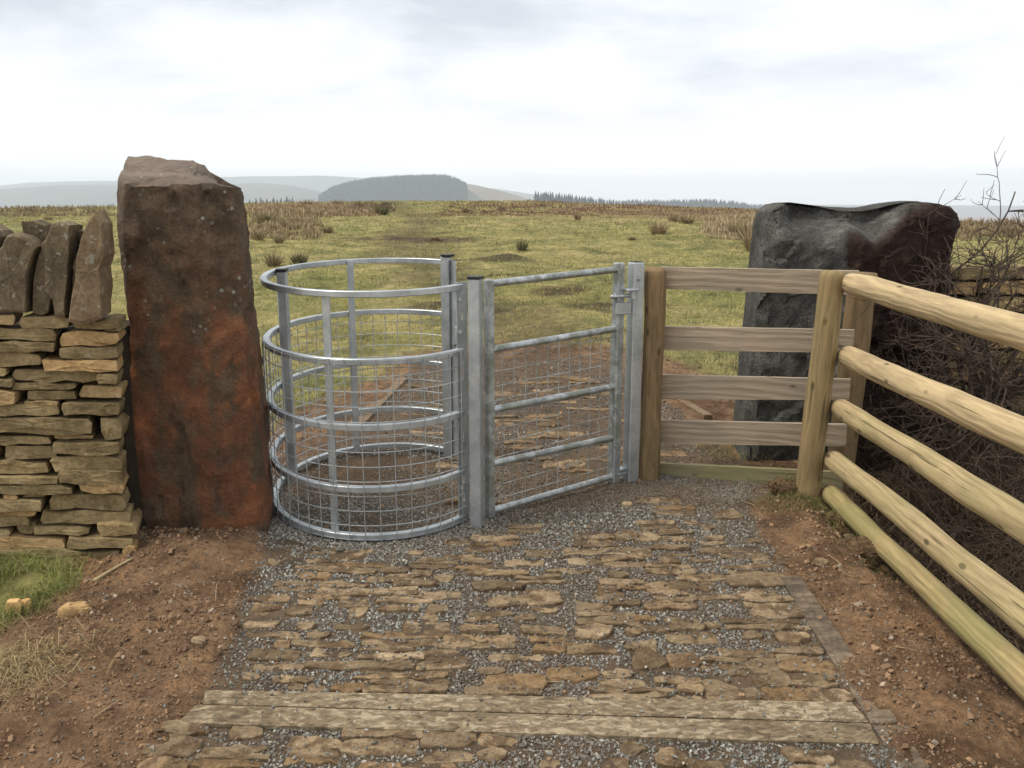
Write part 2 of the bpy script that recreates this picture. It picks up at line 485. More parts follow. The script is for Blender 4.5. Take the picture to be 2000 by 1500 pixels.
M['board'] = mat_wood('weathered_board_wood', (0.39, 0.305, 0.215), (0.25, 0.19, 0.125), 0.05, 0.7, 0.25)
M['board_green'] = mat_wood('algae_stained_board_wood', (0.27, 0.215, 0.135), (0.16, 0.12, 0.07), 0.5, 0.7, 0.25)
def mat_sleeper():
    t = NT('muddy_sawn_timber', 0.88, 0, 0.25)
    n = t.noise(48, 5, 0.66, t.co((0.55, 1.1, 1.1)), 0.6); f = t.noise(80, 4, 0.6, t.co((0.3, 1.4, 1.4)))
    big = t.noise(2.6, 3, 0.5, t.co())
    nn = t.math('ADD', t.math('MULTIPLY', n, 0.8), t.math('MULTIPLY', big, 0.3))
    col = t.ramp(nn, [(0.42, (0.085, 0.062, 0.038)), (0.52, (0.165, 0.125, 0.075)), (0.58, (0.205, 0.158, 0.098)), (0.62, (0.31, 0.25, 0.165)), (0.74, (0.36, 0.30, 0.205))])
    col = t.mix(col, t.ramp(f, [(0.3, 0.8), (0.7, 1.15)]), 1.0, 'MULTIPLY')
    t.color(col); t.bump(t.math('ADD', n, f), 0.4, 0.006); return t.m
M['sleeper'] = mat_sleeper()
def mat_edging():
    t = NT('dark_muddy_timber', 0.88, 0, 0.25)
    n = t.noise(12, 5, 0.6, t.co((0.5, 1.6, 1.6))); f = t.noise(60, 4, 0.6, t.co())
    col = t.ramp(n, [(0.35, (0.070, 0.055, 0.040)), (0.52, (0.130, 0.098, 0.066)), (0.68, (0.215, 0.165, 0.11))])
    col = t.mix(col, t.ramp(f, [(0.3, 0.7), (0.7, 1.3)]), 1.0, 'MULTIPLY')
    t.color(col); t.bump(t.math('ADD', n, f), 0.5, 0.008); return t.m
M['edging'] = mat_edging()
def mat_attr(name, rough=0.85, two=False):
    t = NT(name, rough, 0, 0.25); t.color(t.attr('col')); return t.m
M['gravel'] = mat_attr('grey_limestone_chips', 0.8)
M['crumb'] = mat_attr('soil_crumbs', 0.95)
M['blade'] = mat_attr('grass_blades', 0.75)
def mat_ground():
    t = NT('moor_ground', 0.95, 0, 0.15); c = t.co(rand=False)
    zone = t.attr('zone'); z = t.n('ShaderNodeSeparateColor'); t.t.links.new(zone, z.inputs[0])
    n = t.noise(1.3, 6, 0.6, c); n2 = t.noise(8, 6, 0.65, c); f = t.noise(45, 5, 0.7, c); big = t.noise(0.16, 5, 0.6, c)
    soil = t.ramp(n2, [(0.28, (0.090, 0.057, 0.035)), (0.5, (0.205, 0.126, 0.070)), (0.75, (0.320, 0.200, 0.112))])
    soil = t.mix(soil, t.ramp(f, [(0.28, 0.55), (0.7, 1.3)]), 1.0, 'MULTIPLY')
    soil = t.mix(soil, t.ramp(t.noise(2.4, 4, 0.6, c), [(0.34, (0.55, 0.52, 0.50)), (0.52, (1.0, 1.0, 1.0)), (0.68, (1.3, 1.22, 1.12))]), 1.0, 'MULTIPLY')
    g1 = t.ramp(n, [(0.34, (0.070, 0.080, 0.024)), (0.48, (0.215, 0.200, 0.064)), (0.66, (0.410, 0.330, 0.135))])
    g2 = t.ramp(big, [(0.35, (0.160, 0.170, 0.052)), (0.65, (0.330, 0.262, 0.128))])
    grass = t.mix(g1, g2, 0.38)
    grass = t.mix(grass, t.ramp(n2, [(0.3, 0.5), (0.7, 1.3)]), 1.0, 'MULTIPLY')
    heath = t.ramp(n2, [(0.3, (0.115, 0.066, 0.040)), (0.7, (0.235, 0.145, 0.088))])
    grass = t.mix(grass, heath, t.attr('heath', 'Fac'))
    litter = t.ramp(n2, [(0.3, (0.020, 0.014, 0.009)), (0.7, (0.065, 0.043, 0.026))])
    col = t.mix(soil, grass, z.outputs[0]); col = t.mix(col, litter, z.outputs[1])
    path = t.ramp(n2, [(0.3, (0.075, 0.060, 0.046)), (0.7, (0.165, 0.115, 0.072))])
    col = t.mix(col, path, z.outputs[2])
    t.color(col)
    t.bump(t.math('ADD', t.math('MULTIPLY', n2, 1.5), f), 0.9, 0.03); return t.m
M['ground'] = mat_ground()
def mat_simple(name, a, b, scale, rough=0.9, bump=0.3):
    t = NT(name, rough, 0, 0.2); n = t.noise(scale, 5, 0.6, t.co())
    t.color(t.ramp(n, [(0.3, a), (0.7, b)])); t.bump(n, bump, 0.01); return t.m
M['edging_far'] = mat_simple('faded_timber', (0.13, 0.088, 0.052), (0.22, 0.155, 0.098), 14)
M['twig'] = mat_simple('bare_twig_bark', (0.032, 0.023, 0.018), (0.105, 0.076, 0.056), 30)
M['cane'] = mat_simple('bramble_cane_bark', (0.040, 0.028, 0.020), (0.115, 0.080, 0.055), 20)
M['straw'] = mat_simple('dry_straw', (0.26, 0.19, 0.10), (0.42, 0.33, 0.19), 30)
M['clod'] = mat_simple('turf_clod_soil', (0.050, 0.032, 0.018), (0.180, 0.112, 0.060), 55, 0.95, 1.0)
M['chipwood'] = mat_simple('fresh_cut_wood', (0.48, 0.26, 0.09), (0.66, 0.44, 0.20), 14)
M['hill'] = mat_simple('far_hill_grass', (0.13, 0.10, 0.06), (0.24, 0.17, 0.11), 0.01)
M['ridge'] = mat_simple('far_ridge_moor', (0.06, 0.06, 0.04), (0.12, 0.11, 0.07), 0.004)
M['conifer'] = mat_simple('conifer_needles', (0.012, 0.022, 0.012), (0.035, 0.052, 0.026), 0.8)
M['bark'] = mat_simple('conifer_bark', (0.035, 0.025, 0.018), (0.08, 0.06, 0.045), 6)
M['gap_shade'] = mat_simple('wall_gap_shade', (0.018, 0.014, 0.010), (0.045, 0.034, 0.022), 14)  # near-black colour stands in for the shade between wall stones

# ------------------------------------------------------------------ terrain
CREST_PX = [-2500, -600, 0, 220, 480, 620, 800, 1050, 1250, 1480, 1700, 1900, 2400, 4500]
CREST_PY = [430, 414, 410, 406, 399, 397, 394, 395, 403, 412, 424, 438, 455, 470]
def crest_e(x, y):
    az = x / np.maximum(y, 0.5)
    py = np.interp(1000 + F * az / 0.985, CREST_PX, CREST_PY)
    yc = -(py - 750) / F
    return (yc * CP - SP) / (CP + yc * SP)
def path_mask(x, y):
    """1 on the stone path, through the gate and a few metres beyond"""
    l = np.interp(y, [1.0, 2.5, 3.75, 4.3, 5.8, 8.0], [-1.05, -1.02, -1.12, -1.35, -1.08, -0.80])
    r = np.interp(y, [1.0, 2.5, 3.4, 4.4, 4.9, 6.4, 8.0], [1.18, 1.12, 1.16, 1.22, 1.35, 1.15, 0.85])
    w = 0.06 * fbm2(x, y, 0.5, 3, 0.6, 91)
    return sstep(-0.03, 0.05, x - l + w) * sstep(-0.03, 0.05, r - x + w) * sstep(8.3, 7.6, y)
def zones(x, y):
    w = fbm2(x, y, 1.1, 5, 0.55, 5); w2 = fbm2(x, y, 0.35, 4, 0.6, 15)
    # worn soil through the gateway; moor grass beyond and to both sides
    front = np.interp(x, [-6, -3.0, -1.6, -1.0, 0.0, 1.2, 2.0, 3.0, 6], [4.6, 5.2, 6.0, 8.0, 8.7, 8.4, 6.6, 5.9, 6.0])
    g = sstep(-0.35, 0.45, y - front + 0.9 * w + 0.3 * w2)
    # muddy scrapes and the trodden track up the field
    mud = np.zeros_like(g)
    for (mx, my, rx, ry) in ((-0.62, 10.9, 1.0, 0.7), (-1.1, 13.3, 1.3, 0.8), (1.05, 11.2, 0.5, 0.7), (0.6, 12.6, 0.6, 0.5), (-0.8, 17.0, 1.6, 0.8), (-2.6, 23, 2.2, 1.2)):
        q = 1 - np.sqrt(((x - mx) / rx) ** 2 + ((y - my) / ry) ** 2) + 0.9 * w
        q = sstep(-0.05, 0.7, q); g = g * (1 - 0.25 * q); mud = np.maximum(mud, q)
    tx = np.interp(y, [9, 14, 25, 45, 90], [-0.2, -1.2, -2.3, -5.4, -12.0]) + 0.5 * np.sin(y * 0.21)
    tw = np.interp(y, [9, 25, 90], [0.9, 1.3, 3.0])
    q = sstep(0.1, 0.8, 1 - np.abs(x - tx) / tw + 0.8 * w); g = g * (1 - 0.15 * q); mud = np.maximum(mud, 0.55 * q)
    # turf left of the bare soil, under the wall
    gl = sstep(-0.05, 0.10, (-1.78 - x) - 0.35 * np.abs(y - 3.35) + 0.12 * w) * sstep(2.95, 3.15, y + 0.1 * w) * sstep(3.9, 3.6, y)
    g = np.maximum(g, gl)
    lit = np.maximum(sstep(1.72, 1.95, x + 0.1 * w) * sstep(5.7, 5.2, y), 0.85 * mud)
    p = path_mask(x, y)
    return np.clip(g, 0, 1) * (1 - p), lit, p * 0.85
def ground_z(x, y):
    x = np.asarray(x, float); y = np.asarray(y, float)
    u = y - Y0
    e_ = crest_e(x, y)
    a = (SL - e_) ** 2 / (4 * np.maximum(H + Y0 * e_, 0.2))
    up = np.maximum(u - 4.0, 0); 
    # tangent parabola, limited to a steady fall behind the crest
    a = a * sstep(0, 12, u)
    lim = (SL + 0.07) / (2 * np.maximum(a, 1e-6))
    uu = np.minimum(u, lim)
    z = SL * uu - a * np.where(u > 0, uu, 0) ** 2 - 0.07 * np.maximum(u - lim, 0)
    z = np.maximum(z, -38)
    g, lit, p = zones(x, y)
    far = sstep(6, 12, y)
    z = z + far * (0.05 * np.abs(fbm2(x, y, 0.8, 2, 0.5, 29)) + 0.12 * fbm2(x, y, 1.5, 4, 0.6, 21) + 0.10 * sstep(14, 40, y) * fbm2(x, y, 7, 3, 0.5, 22)) * sstep(200, 120, y)
    soil = (1 - p) * (1 - far)
    z = z + soil * (0.050 * fbm2(x, y, 0.55, 5, 0.6, 31) + 0.019 * fbm2(x, y, 0.10, 2, 0.5, 33)) + p * 0.006 * fbm2(x, y, 0.25, 3, 0.5, 34)
    # banks of dug soil: left of the path, at the gatepost foot, along the pole fence
    def mound(mx, my, rx, ry, h):
        return h * np.exp(-((x - mx) / rx) ** 2 - ((y - my) / ry) ** 2)
    z = z + mound(-1.45, 3.72, 0.30, 0.22, 0.075) + mound(-1.72, 3.2, 0.45, 0.5, 0.035) + mound(-1.42, 2.75, 0.25, 0.6, 0.03)
    z = z + mound(1.50, 4.28, 0.20, 0.16, 0.055) + mound(1.44, 3.75, 0.12, 0.42, 0.04) + mound(1.38, 2.9, 0.16, 0.8, 0.02) - 0.05 * sstep(1.48, 1.6, x) * sstep(4.5, 4.2, y)
    z = z - 0.16 * sstep(1.72, 2.1, x) * sstep(5.3, 4.6, y) - 0.09 * np.exp(-((x + 1.98) / 0.16) ** 2 - ((y - 2.92) / 0.16) ** 2)
    return z
def gz(x, y): return float(ground_z(np.array([x], float), np.array([y], float))[0])

def build_ground():
    cy = -2.5
    r = [3.2]
    while r[-1] < 7.4: r.append(r[-1] + 0.0135)
    while r[-1] < 115: r.append(r[-1] * 1.0062)
    while r[-1] < 7000: r.append(r[-1] * 1.06)
    r = np.array(r); az = np.linspace(R(-50), R(50), 620)
    A, Q = np.meshgrid(az, r)
    x = (Q * np.sin(A)).ravel(); y = (cy + Q * np.cos(A)).ravel()
    z = ground_z(x, y)
    g, lit, p = zones(x, y)
    na = len(az); nr = len(r)
    i = np.arange((nr - 1) * na).reshape(nr - 1, na)[:, :-1].ravel()
    f = np.stack([i, i + na, i + na + 1, i + 1], 1)[:, ::-1]
    heath = sstep(28, 48, y) * sstep(-6, 8, x) * sstep(-0.5, 0.5, fbm2(x, y, 9, 3, 0.5, 61) + 0.25)
    heath = np.clip(heath + 0.8 * sstep(120, 300, y), 0, 1)
    o = new_obj('ground', np.stack([x, y, z], 1), f, M['ground'], smooth=True, attrs={'zone': np.stack([g, lit, p], 1), 'heath': heath})
    tag(o, 'bare red soil round the gateway running into rough moor grass', 'ground', kind='structure')
    xs = np.linspace(-70, 70, 60); ys = np.linspace(-60, 0.72, 30)
    X, Y = np.meshgrid(xs, ys); X = X.ravel(); Y = Y.ravel(); Z = SL * (Y - Y0) - 0.06
    i = np.arange(29 * 60).reshape(29, 60)[:, :-1].ravel()
    f = np.stack([i, i + 1, i + 61, i + 60], 1)
    zz_ = np.zeros((len(X), 3)); zz_[:, 0] = sstep(-4, -8, Y)
    o = new_obj('track_ground', np.stack([X, Y, Z], 1), f, M['ground'], attrs={'zone': zz_, 'heath': np.zeros(len(X))})
    tag(o, 'soil and grass carrying on behind the viewpoint', 'ground', kind='structure')
build_ground()

# ------------------------------------------------------------------ stones
def prism(poly, depth, n=14, amp=0.01, wl=0.12, seed=0, inset=0.88, dome=0.25, back=True, layers=2, edge=0.07, chip=1.0):
    """irregular slab from a 2-D outline: front at w=0 (slightly domed), back at w=depth. Returns (u,v,w) verts, faces"""
    poly = np.asarray(poly, float)
    seg = np.roll(poly, -1, 0) - poly; L = np.hypot(*seg.T); cum = np.concatenate([[0], np.cumsum(L)])
    s = np.sort(np.unique(np.concatenate([np.linspace(0, cum[-1], n, endpoint=False), cum[:-1]])))
    keep = [s[0]]
    for q in s[1:]:
        if q - keep[-1] > cum[-1] / n * 0.25: keep.append(q)
    s = np.array(keep); n = len(s)
    idx = np.clip(np.searchsorted(cum, s, side='right') - 1, 0, len(poly) - 1)
    P = poly[idx] + seg[idx] * ((s - cum[idx]) / np.maximum(L[idx], 1e-9))[:, None]
    c = P.mean(0); size = min(np.ptp(P, axis=0))
    dm = dome * size
    rings = [(0.5, -0.06 * dm), (inset, 0.0), (1.0, edge * size)]
    for k in range(1, layers): rings.append((1.0, depth * k / layers))
    rings.append((0.97, depth))
    V = [np.array([[c[0], c[1], -0.06 * dm]])]
    for sc_, w in rings:
        V.append(np.concatenate([c + (P - c) * sc_, np.full((n, 1), w)], 1))
    V.append(np.array([[c[0], c[1], depth]]))
    V = np.concatenate(V)
    f = []
    for i in range(n): f.append((0, 1 + i, 1 + (i + 1) % n))
    for k in range(len(rings) - 1):
        for i in range(n):
            j = (i + 1) % n
            f.append((1 + k * n + i, 1 + (k + 1) * n + i, 1 + (k + 1) * n + j, 1 + k * n + j))
    last = len(V) - 1; b0 = 1 + (len(rings) - 1) * n
    if back:
        for i in range(n): f.append((last, b0 + (i + 1) % n, b0 + i))
    Q = V + seed * 3.17
    V = V + 0.55 * amp * vec3n(Q, wl, 2, seed % 97)
    k = 0.5 * amp * chip
    fq = facet(Q, wl * 1.2, 27, 1.0); V = V + k * np.stack([0.4 * fq, -0.4 * fq, fq], 1)
    return V, f
def jitter_rect(x0, y0, x1, y1, k=0.12, rs=None):
    """a hand-broken oblong outline"""
    rs = rs or random
    w, h = x1 - x0, y1 - y0
    j = lambda a: rs.uniform(-a, a)
    c = min(h * 0.28, w * 0.2)
    pts = [(x0 + c * rs.random(), y0 + h * k * rs.random())]
    m = max(1, int(w / max(h, 1e-6) / 1.6))
    for q in range(1, m + 1): pts.append((x0 + w * (q / (m + 1)), y0 + h * k * rs.uniform(-0.5, 1.0)))
    pts += [(x1 - c * rs.random(), y0 + h * k * rs.random() * 1.5), (x1 - w * 0.01 * rs.random(), y0 + h * rs.uniform(0.25, 0.75)), (x1 - c * rs.random(), y1 - h * k * rs.random() * 1.5)]
    for q in range(m, 0, -1): pts.append((x0 + w * (q / (m + 1)), y1 - h * k * rs.uniform(-0.5, 1.0)))
    pts += [(x0 + c * rs.random(), y1 - h * k * rs.random()), (x0 + w * 0.01 * rs.random(), y0 + h * rs.uniform(0.25, 0.75))]
    return pts

# ---- left dry stone wall: each walling stone read off the photograph, laid on the wall's face
wall = tag(empty('dry_stone_wall', (-2.6, 3.8, -0.03)), 'olive-brown dry stone wall of thin courses with upright coping beside the tall gatepost', 'wall')
WS = [(-120, 40, 80, 105), (85, 50, 395, 140), (410, 80, 695, 130), (590, 118, 697, 155), (-160, 120, 325, 200), (322, 142, 697, 235), (-90, 203, 320, 262),
      (340, 235, 700, 303), (-150, 265, 235, 360), (245, 306, 695, 380), (-200, 365, 38, 415), (42, 370, 568, 448), (560, 392, 697, 455), (-120, 420, 82, 472),
      (48, 450, 437, 490), (443, 458, 703, 550), (-160, 480, 105, 566), (135, 492, 430, 552), (135, 553, 340, 583), (-190, 572, 352, 640), (352, 557, 715, 638),
      (-140, 645, 550, 745), (580, 645, 722, 785), (302, 748, 530, 782), (-160, 757, 296, 812), (2, 815, 328, 900), (315, 790, 718, 862), (-180, 815, -4, 905),
      (-150, 902, 283, 982), (288, 866, 720, 972), (-200, 986, 352, 1030), (348, 946, 728, 1030), (5, 1035, 432, 1092), (-170, 1033, 0, 1098), (460, 1008, 738, 1085),
      (20, 1093, 110, 1122), (130, 1090, 268, 1120), (-160, 1118, 268, 1186), (275, 1092, 745, 1196), (-160, 1190, 205, 1228), (215, 1195, 765, 1285), (-190, 1230, 175, 1287),
      (78, 1258, 212, 1332), (192, 1292, 525, 1336), (580, 1255, 812, 1330), (-180, 1292, 72, 1362), (-160, 1345, 392, 1422), (397, 1340, 800, 1406), (-200, 1412, 722, 1520), (728, 1385, 832, 1500)]
rs = random.Random(3)
def wall_stone(px0, py0, px1, py1, yf, parent, mat, name='walling_stone', seed=0, depth=None):
    a = pd(px0, py0, yf); b = pd(px1, py1, yf)
    out_ = rs.uniform(-0.022, 0.026)
    poly = jitter_rect(a[0], b[2], b[0], a[2], 0.16, rs)
    V, f = prism(poly, depth or rs.uniform(0.16, 0.24), 18, 0.009, 0.055, seed, 0.955, 0.10, True, 2, 0.03)
    W = np.stack([V[:, 0] - 0.28 * V[:, 2], V[:, 2] + yf + out_ + 0.03 * (V[:, 1] - 0.5), V[:, 1]], 1)
    return new_obj(name, W, f, mat, parent, base=W.mean(0))
for i, (a, b, c, d) in enumerate(WS):
    wall_stone(a / 3, 600 + b / 3, c / 3, 600 + d / 3, 3.65, wall, M['wall'], seed=i)
# courses carrying on out of the frame
zr = 0.0; k = 100
zz0 = -0.05
while zz0 < 1.02:
    h = rs.uniform(0.045, 0.085); x = -2.27 - rs.uniform(0, 0.12)
    while x > -3.5:
        w = rs.uniform(0.16, 0.46)
        poly = jitter_rect(x - w + 0.006, zz0 + 0.003, x, min(zz0 + h, 1.06), 0.16, rs)
        V, f = prism(poly, 0.2, 12, 0.008, 0.07, k, 0.93, 0.16)
        W = np.stack([V[:, 0], V[:, 2] + 3.65 + rs.uniform(-0.02, 0.02) + 0.03 * (V[:, 1] - 0.5), V[:, 1]], 1)
        new_obj('walling_stone', W, f, M['wall'], wall, base=W.mean(0)); k += 1; x -= w
    zz0 += h
mb = MB(); mb.box((-2.65, 3.97, 0.45), (1.88, 0.34, 1.06)); mb.build('dark_core_backing', M['gap_shade'], wall)  # wall core as a dark backing box, so the gaps look shaded
# upright coping stones
CO = [([(-160, 620), (-60, 560), (20, 600), (45, 660), (0, 800), (-60, 960), (-190, 1160)], 0.0, 0.20),
      ([(90, 550), (180, 535), (262, 560), (295, 660), (250, 760), (110, 760)], 0.10, 0.16),
      ([(-30, 880), (110, 640), (160, 622), (250, 645), (302, 700), (268, 800), (235, 1000), (232, 1170), (60, 1165), (-60, 1110)], -0.02, 0.24),
      ([(237, 1180), (250, 1000), (265, 800), (305, 690), (388, 600), (385, 800), (372, 980), (352, 1170), (295, 1192)], 0.02, 0.22),
      ([(372, 1030), (372, 900), (385, 690), (402, 565), (470, 545), (525, 575), (535, 800), (520, 1000), (508, 1195), (442, 1212), (428, 1070)], -0.03, 0.24),
      ([(528, 600), (570, 620), (603, 665), (590, 735), (555, 800), (530, 900)], 0.07, 0.18),
      ([(522, 900), (535, 770), (572, 728), (605, 770), (575, 1000), (556, 1190), (512, 1195)], 0.03, 0.2),
      ([(556, 1230), (565, 1100), (582, 960), (602, 760), (652, 590), (690, 500), (735, 470), (792, 560), (797, 780), (765, 870), (772, 1000), (760, 1215), (650, 1240), (600, 1246)], -0.05, 0.22)]
for i, (poly, dy_, th) in enumerate(CO):
    P = np.array([pd(x / 3.5714, 280 + y / 3.5714, 3.70)[[0, 2]] for x, y in poly])
    P = P + 0.004 * rng.normal(size=P.shape)
    V, f = prism(P[::-1], th, 34, 0.010, 0.07, 300 + i, 0.93, 0.05, True, 3, 0.04)
    W = np.stack([V[:, 0] - 0.22 * V[:, 2], V[:, 2] + 3.66 + dy_, V[:, 1]], 1)
    new_obj('coping_stone', W, f, M['coping'], wall, base=W.mean(0))
x = -2.32; k = 400
while x > -3.4:
    w = rs.uniform(0.06, 0.14); h = rs.uniform(0.3, 0.42)
    poly = [(x - w, 1.04), (x, 1.04), (x + 0.03, 1.04 + h * 0.8), (x - w * 0.3, 1.04 + h), (x - w * 0.9, 1.04 + h * 0.85)]
    V, f = prism(poly, 0.22, 18, 0.012, 0.1, k, 0.86, 0.14, True, 3)
    W = np.stack([V[:, 0], V[:, 2] + 3.68, V[:, 1]], 1); new_obj('coping_stone', W, f, M['coping'], wall, base=W.mean(0)); k += 1; x -= w + 0.012

# ---- tall gatepost stone on the left
def build_monolith():
    nz = 90
    zt = np.linspace(-0.15, 1, nz)
    # edges of the front face in the photograph -> world x at each height
    yl = 3.90
    lpx = [(228, 372), (223, 460), (229, 520), (233, 600), (238, 700), (243, 800), (248, 880), (262, 1000), (276, 1060), (280, 1150)]
    rpx = [(470, 380), (480, 470), (487, 560), (496, 700), (505, 820), (514, 930), (521, 1045), (524, 1150)]
    L = np.array([pd(a, b, yl) for a, b in lpx])[::-1]; Rr = np.array([pd(a, b, yl) for a, b in rpx])[::-1]
    ztop = 1.575
    zs = np.linspace(-0.12, ztop, nz)
    xl = np.interp(zs, L[:, 2], L[:, 0]); xr = np.interp(zs, Rr[:, 2], Rr[:, 0])
    nu, nd = 34, 18
    V = []; faces = []
    # section: front (nu), right side (nd), back (nu), left side (nd)
    def section(a, b, y0, y1, shr=0.0, zf=None):
        pts = []
        c = 0.035
        for t in np.linspace(0, 1, nu, endpoint=False): pts.append((a + c + (b - a - 2 * c) * t, y0))
        for t in np.linspace(0, 1, nd, endpoint=False): pts.append((b - c * (1 - math.sin(min(1, t * 4) * math.pi / 2)), y0 + (y1 - y0) * t))
        for t in np.linspace(0, 1, nu, endpoint=False): pts.append((b - c - (b - a - 2 * c) * t, y1))
        for t in np.linspace(0, 1, nd, endpoint=False): pts.append((a + c * (1 - math.sin(min(1, (1 - t) * 4) * math.pi / 2)), y1 - (y1 - y0) * t))
        return np.array(pts)
    n = 2 * nu + 2 * nd
    for k, z in enumerate(zs):
        s = section(xl[k], xr[k], yl, yl + 0.40)
        V.append(np.concatenate([s, np.full((n, 1), z)], 1))
    # sloping top: shrink towards the high back edge
    top = V[-1].copy()
    tb = [pd(250, 303, 4.27), pd(290, 303, 4.27), pd(380, 313, 4.27), pd(412, 330, 4.27), pd(470, 372, 4.05)]
    def ztop_fn(x, y):
        q = np.clip((y - yl) / 0.37, 0, 1)
        zb = np.interp(x, [p[0] for p in tb], [p[2] for p in tb])
        return ztop + 0.018 + (np.maximum(zb, ztop) - ztop - 0.018) * q
    cx, cy = top[:, 0].mean(), yl + 0.2
    for sh in (0.99, 0.95, 0.85, 0.7, 0.5, 0.3, 0.12, 0.02):
        s = top.copy()
        s[:, 0] = cx + (top[:, 0] - cx) * sh; s[:, 1] = cy + (top[:, 1] - cy) * sh
        # the right top corner is broken away
        q = np.clip((s[:, 0] - (-1.33)) / 0.15, 0, 1) * np.clip((s[:, 1] - yl) / 0.3, 0, 1)
        s[:, 2] = ztop_fn(s[:, 0], s[:, 1]) - 0.004 * (1 - sh) - 0.03 * q
        V.append(s)
    for s in V:
        lf = np.clip((-1.45 - s[:, 0]) / 0.25, 0, 1) * np.clip((s[:, 1] - yl) / 0.4, 0, 1)
        s[:, 0] -= 0.11 * lf * sstep(0.9, 1.5, s[:, 2])
        rf = np.clip((s[:, 0] + 1.45) / 0.2, 0, 1) * np.clip((s[:, 1] - yl - 0.02) / 0.38, 0, 1)
        s[:, 0] -= (0.07 + 0.05 * sstep(0.5, 1.5, s[:, 2])) * rf
    # raise the back and sides to meet the sloped top
    for k in range(nz):
        s = V[k]; q = sstep(1.2, ztop, zs[k])
        s[:, 2] += q * (ztop_fn(s[:, 0], s[:, 1]) - ztop - 0.02)
    V = np.concatenate(V); m = nz + 8
    for k in range(m - 1):
        for i in range(n):
            j = (i + 1) % n
            faces.append((k * n + i, k * n + j, (k + 1) * n + j, (k + 1) * n + i))
    faces.append(tuple((m - 1) * n + i for i in range(n)))
    # bedding steps and broken facets
    P = V.copy()
    d = 0.016 * fbm3(P * np.array([1, 1, 0.7]), 0.33, 4, 0.55, 41) + 0.005 * fbm3(P, 0.05, 2, 0.5, 44)
    step = np.round(fbm3(P * np.array([1, 1, 0.45]), 0.5, 3, 0.5, 47) * 3) / 3
    d = d + 0.008 * step + 0.007 * facet(P * np.array([1, 1, 0.6]) + 0.05 * vec3n(P, 0.15, 2, 5), 0.17, 11, 1.2) + 0.003 * facet(P, 0.06, 21, 1.2)
    ctr = np.array([cx, cy, 0]); nrm = V - ctr; nrm[:, 2] = 0
    isfront = V[:, 1] < yl + 0.02
    dirv = np.where(isfront[:, None], np.array([0, -1.0, 0]), nrm / (np.linalg.norm(nrm, axis=1)[:, None] + 1e-9))
    topm = np.arange(len(V)) >= nz * n
    dirv[topm] = (0, 0, 1)
    V = V + dirv * d[:, None] + 0.004 * vec3n(V, 0.06, 2, 48)
    o = new_obj('stone_gatepost', V, faces, M['monolith'], base=(-1.45, 4.1, 0.0), smooth=True)
    o.data.set_sharp_from_angle(angle=R(32))
    tag(o, 'tall squared rust-red and brown stone gatepost at the end of the left wall', 'gatepost')
build_monolith()

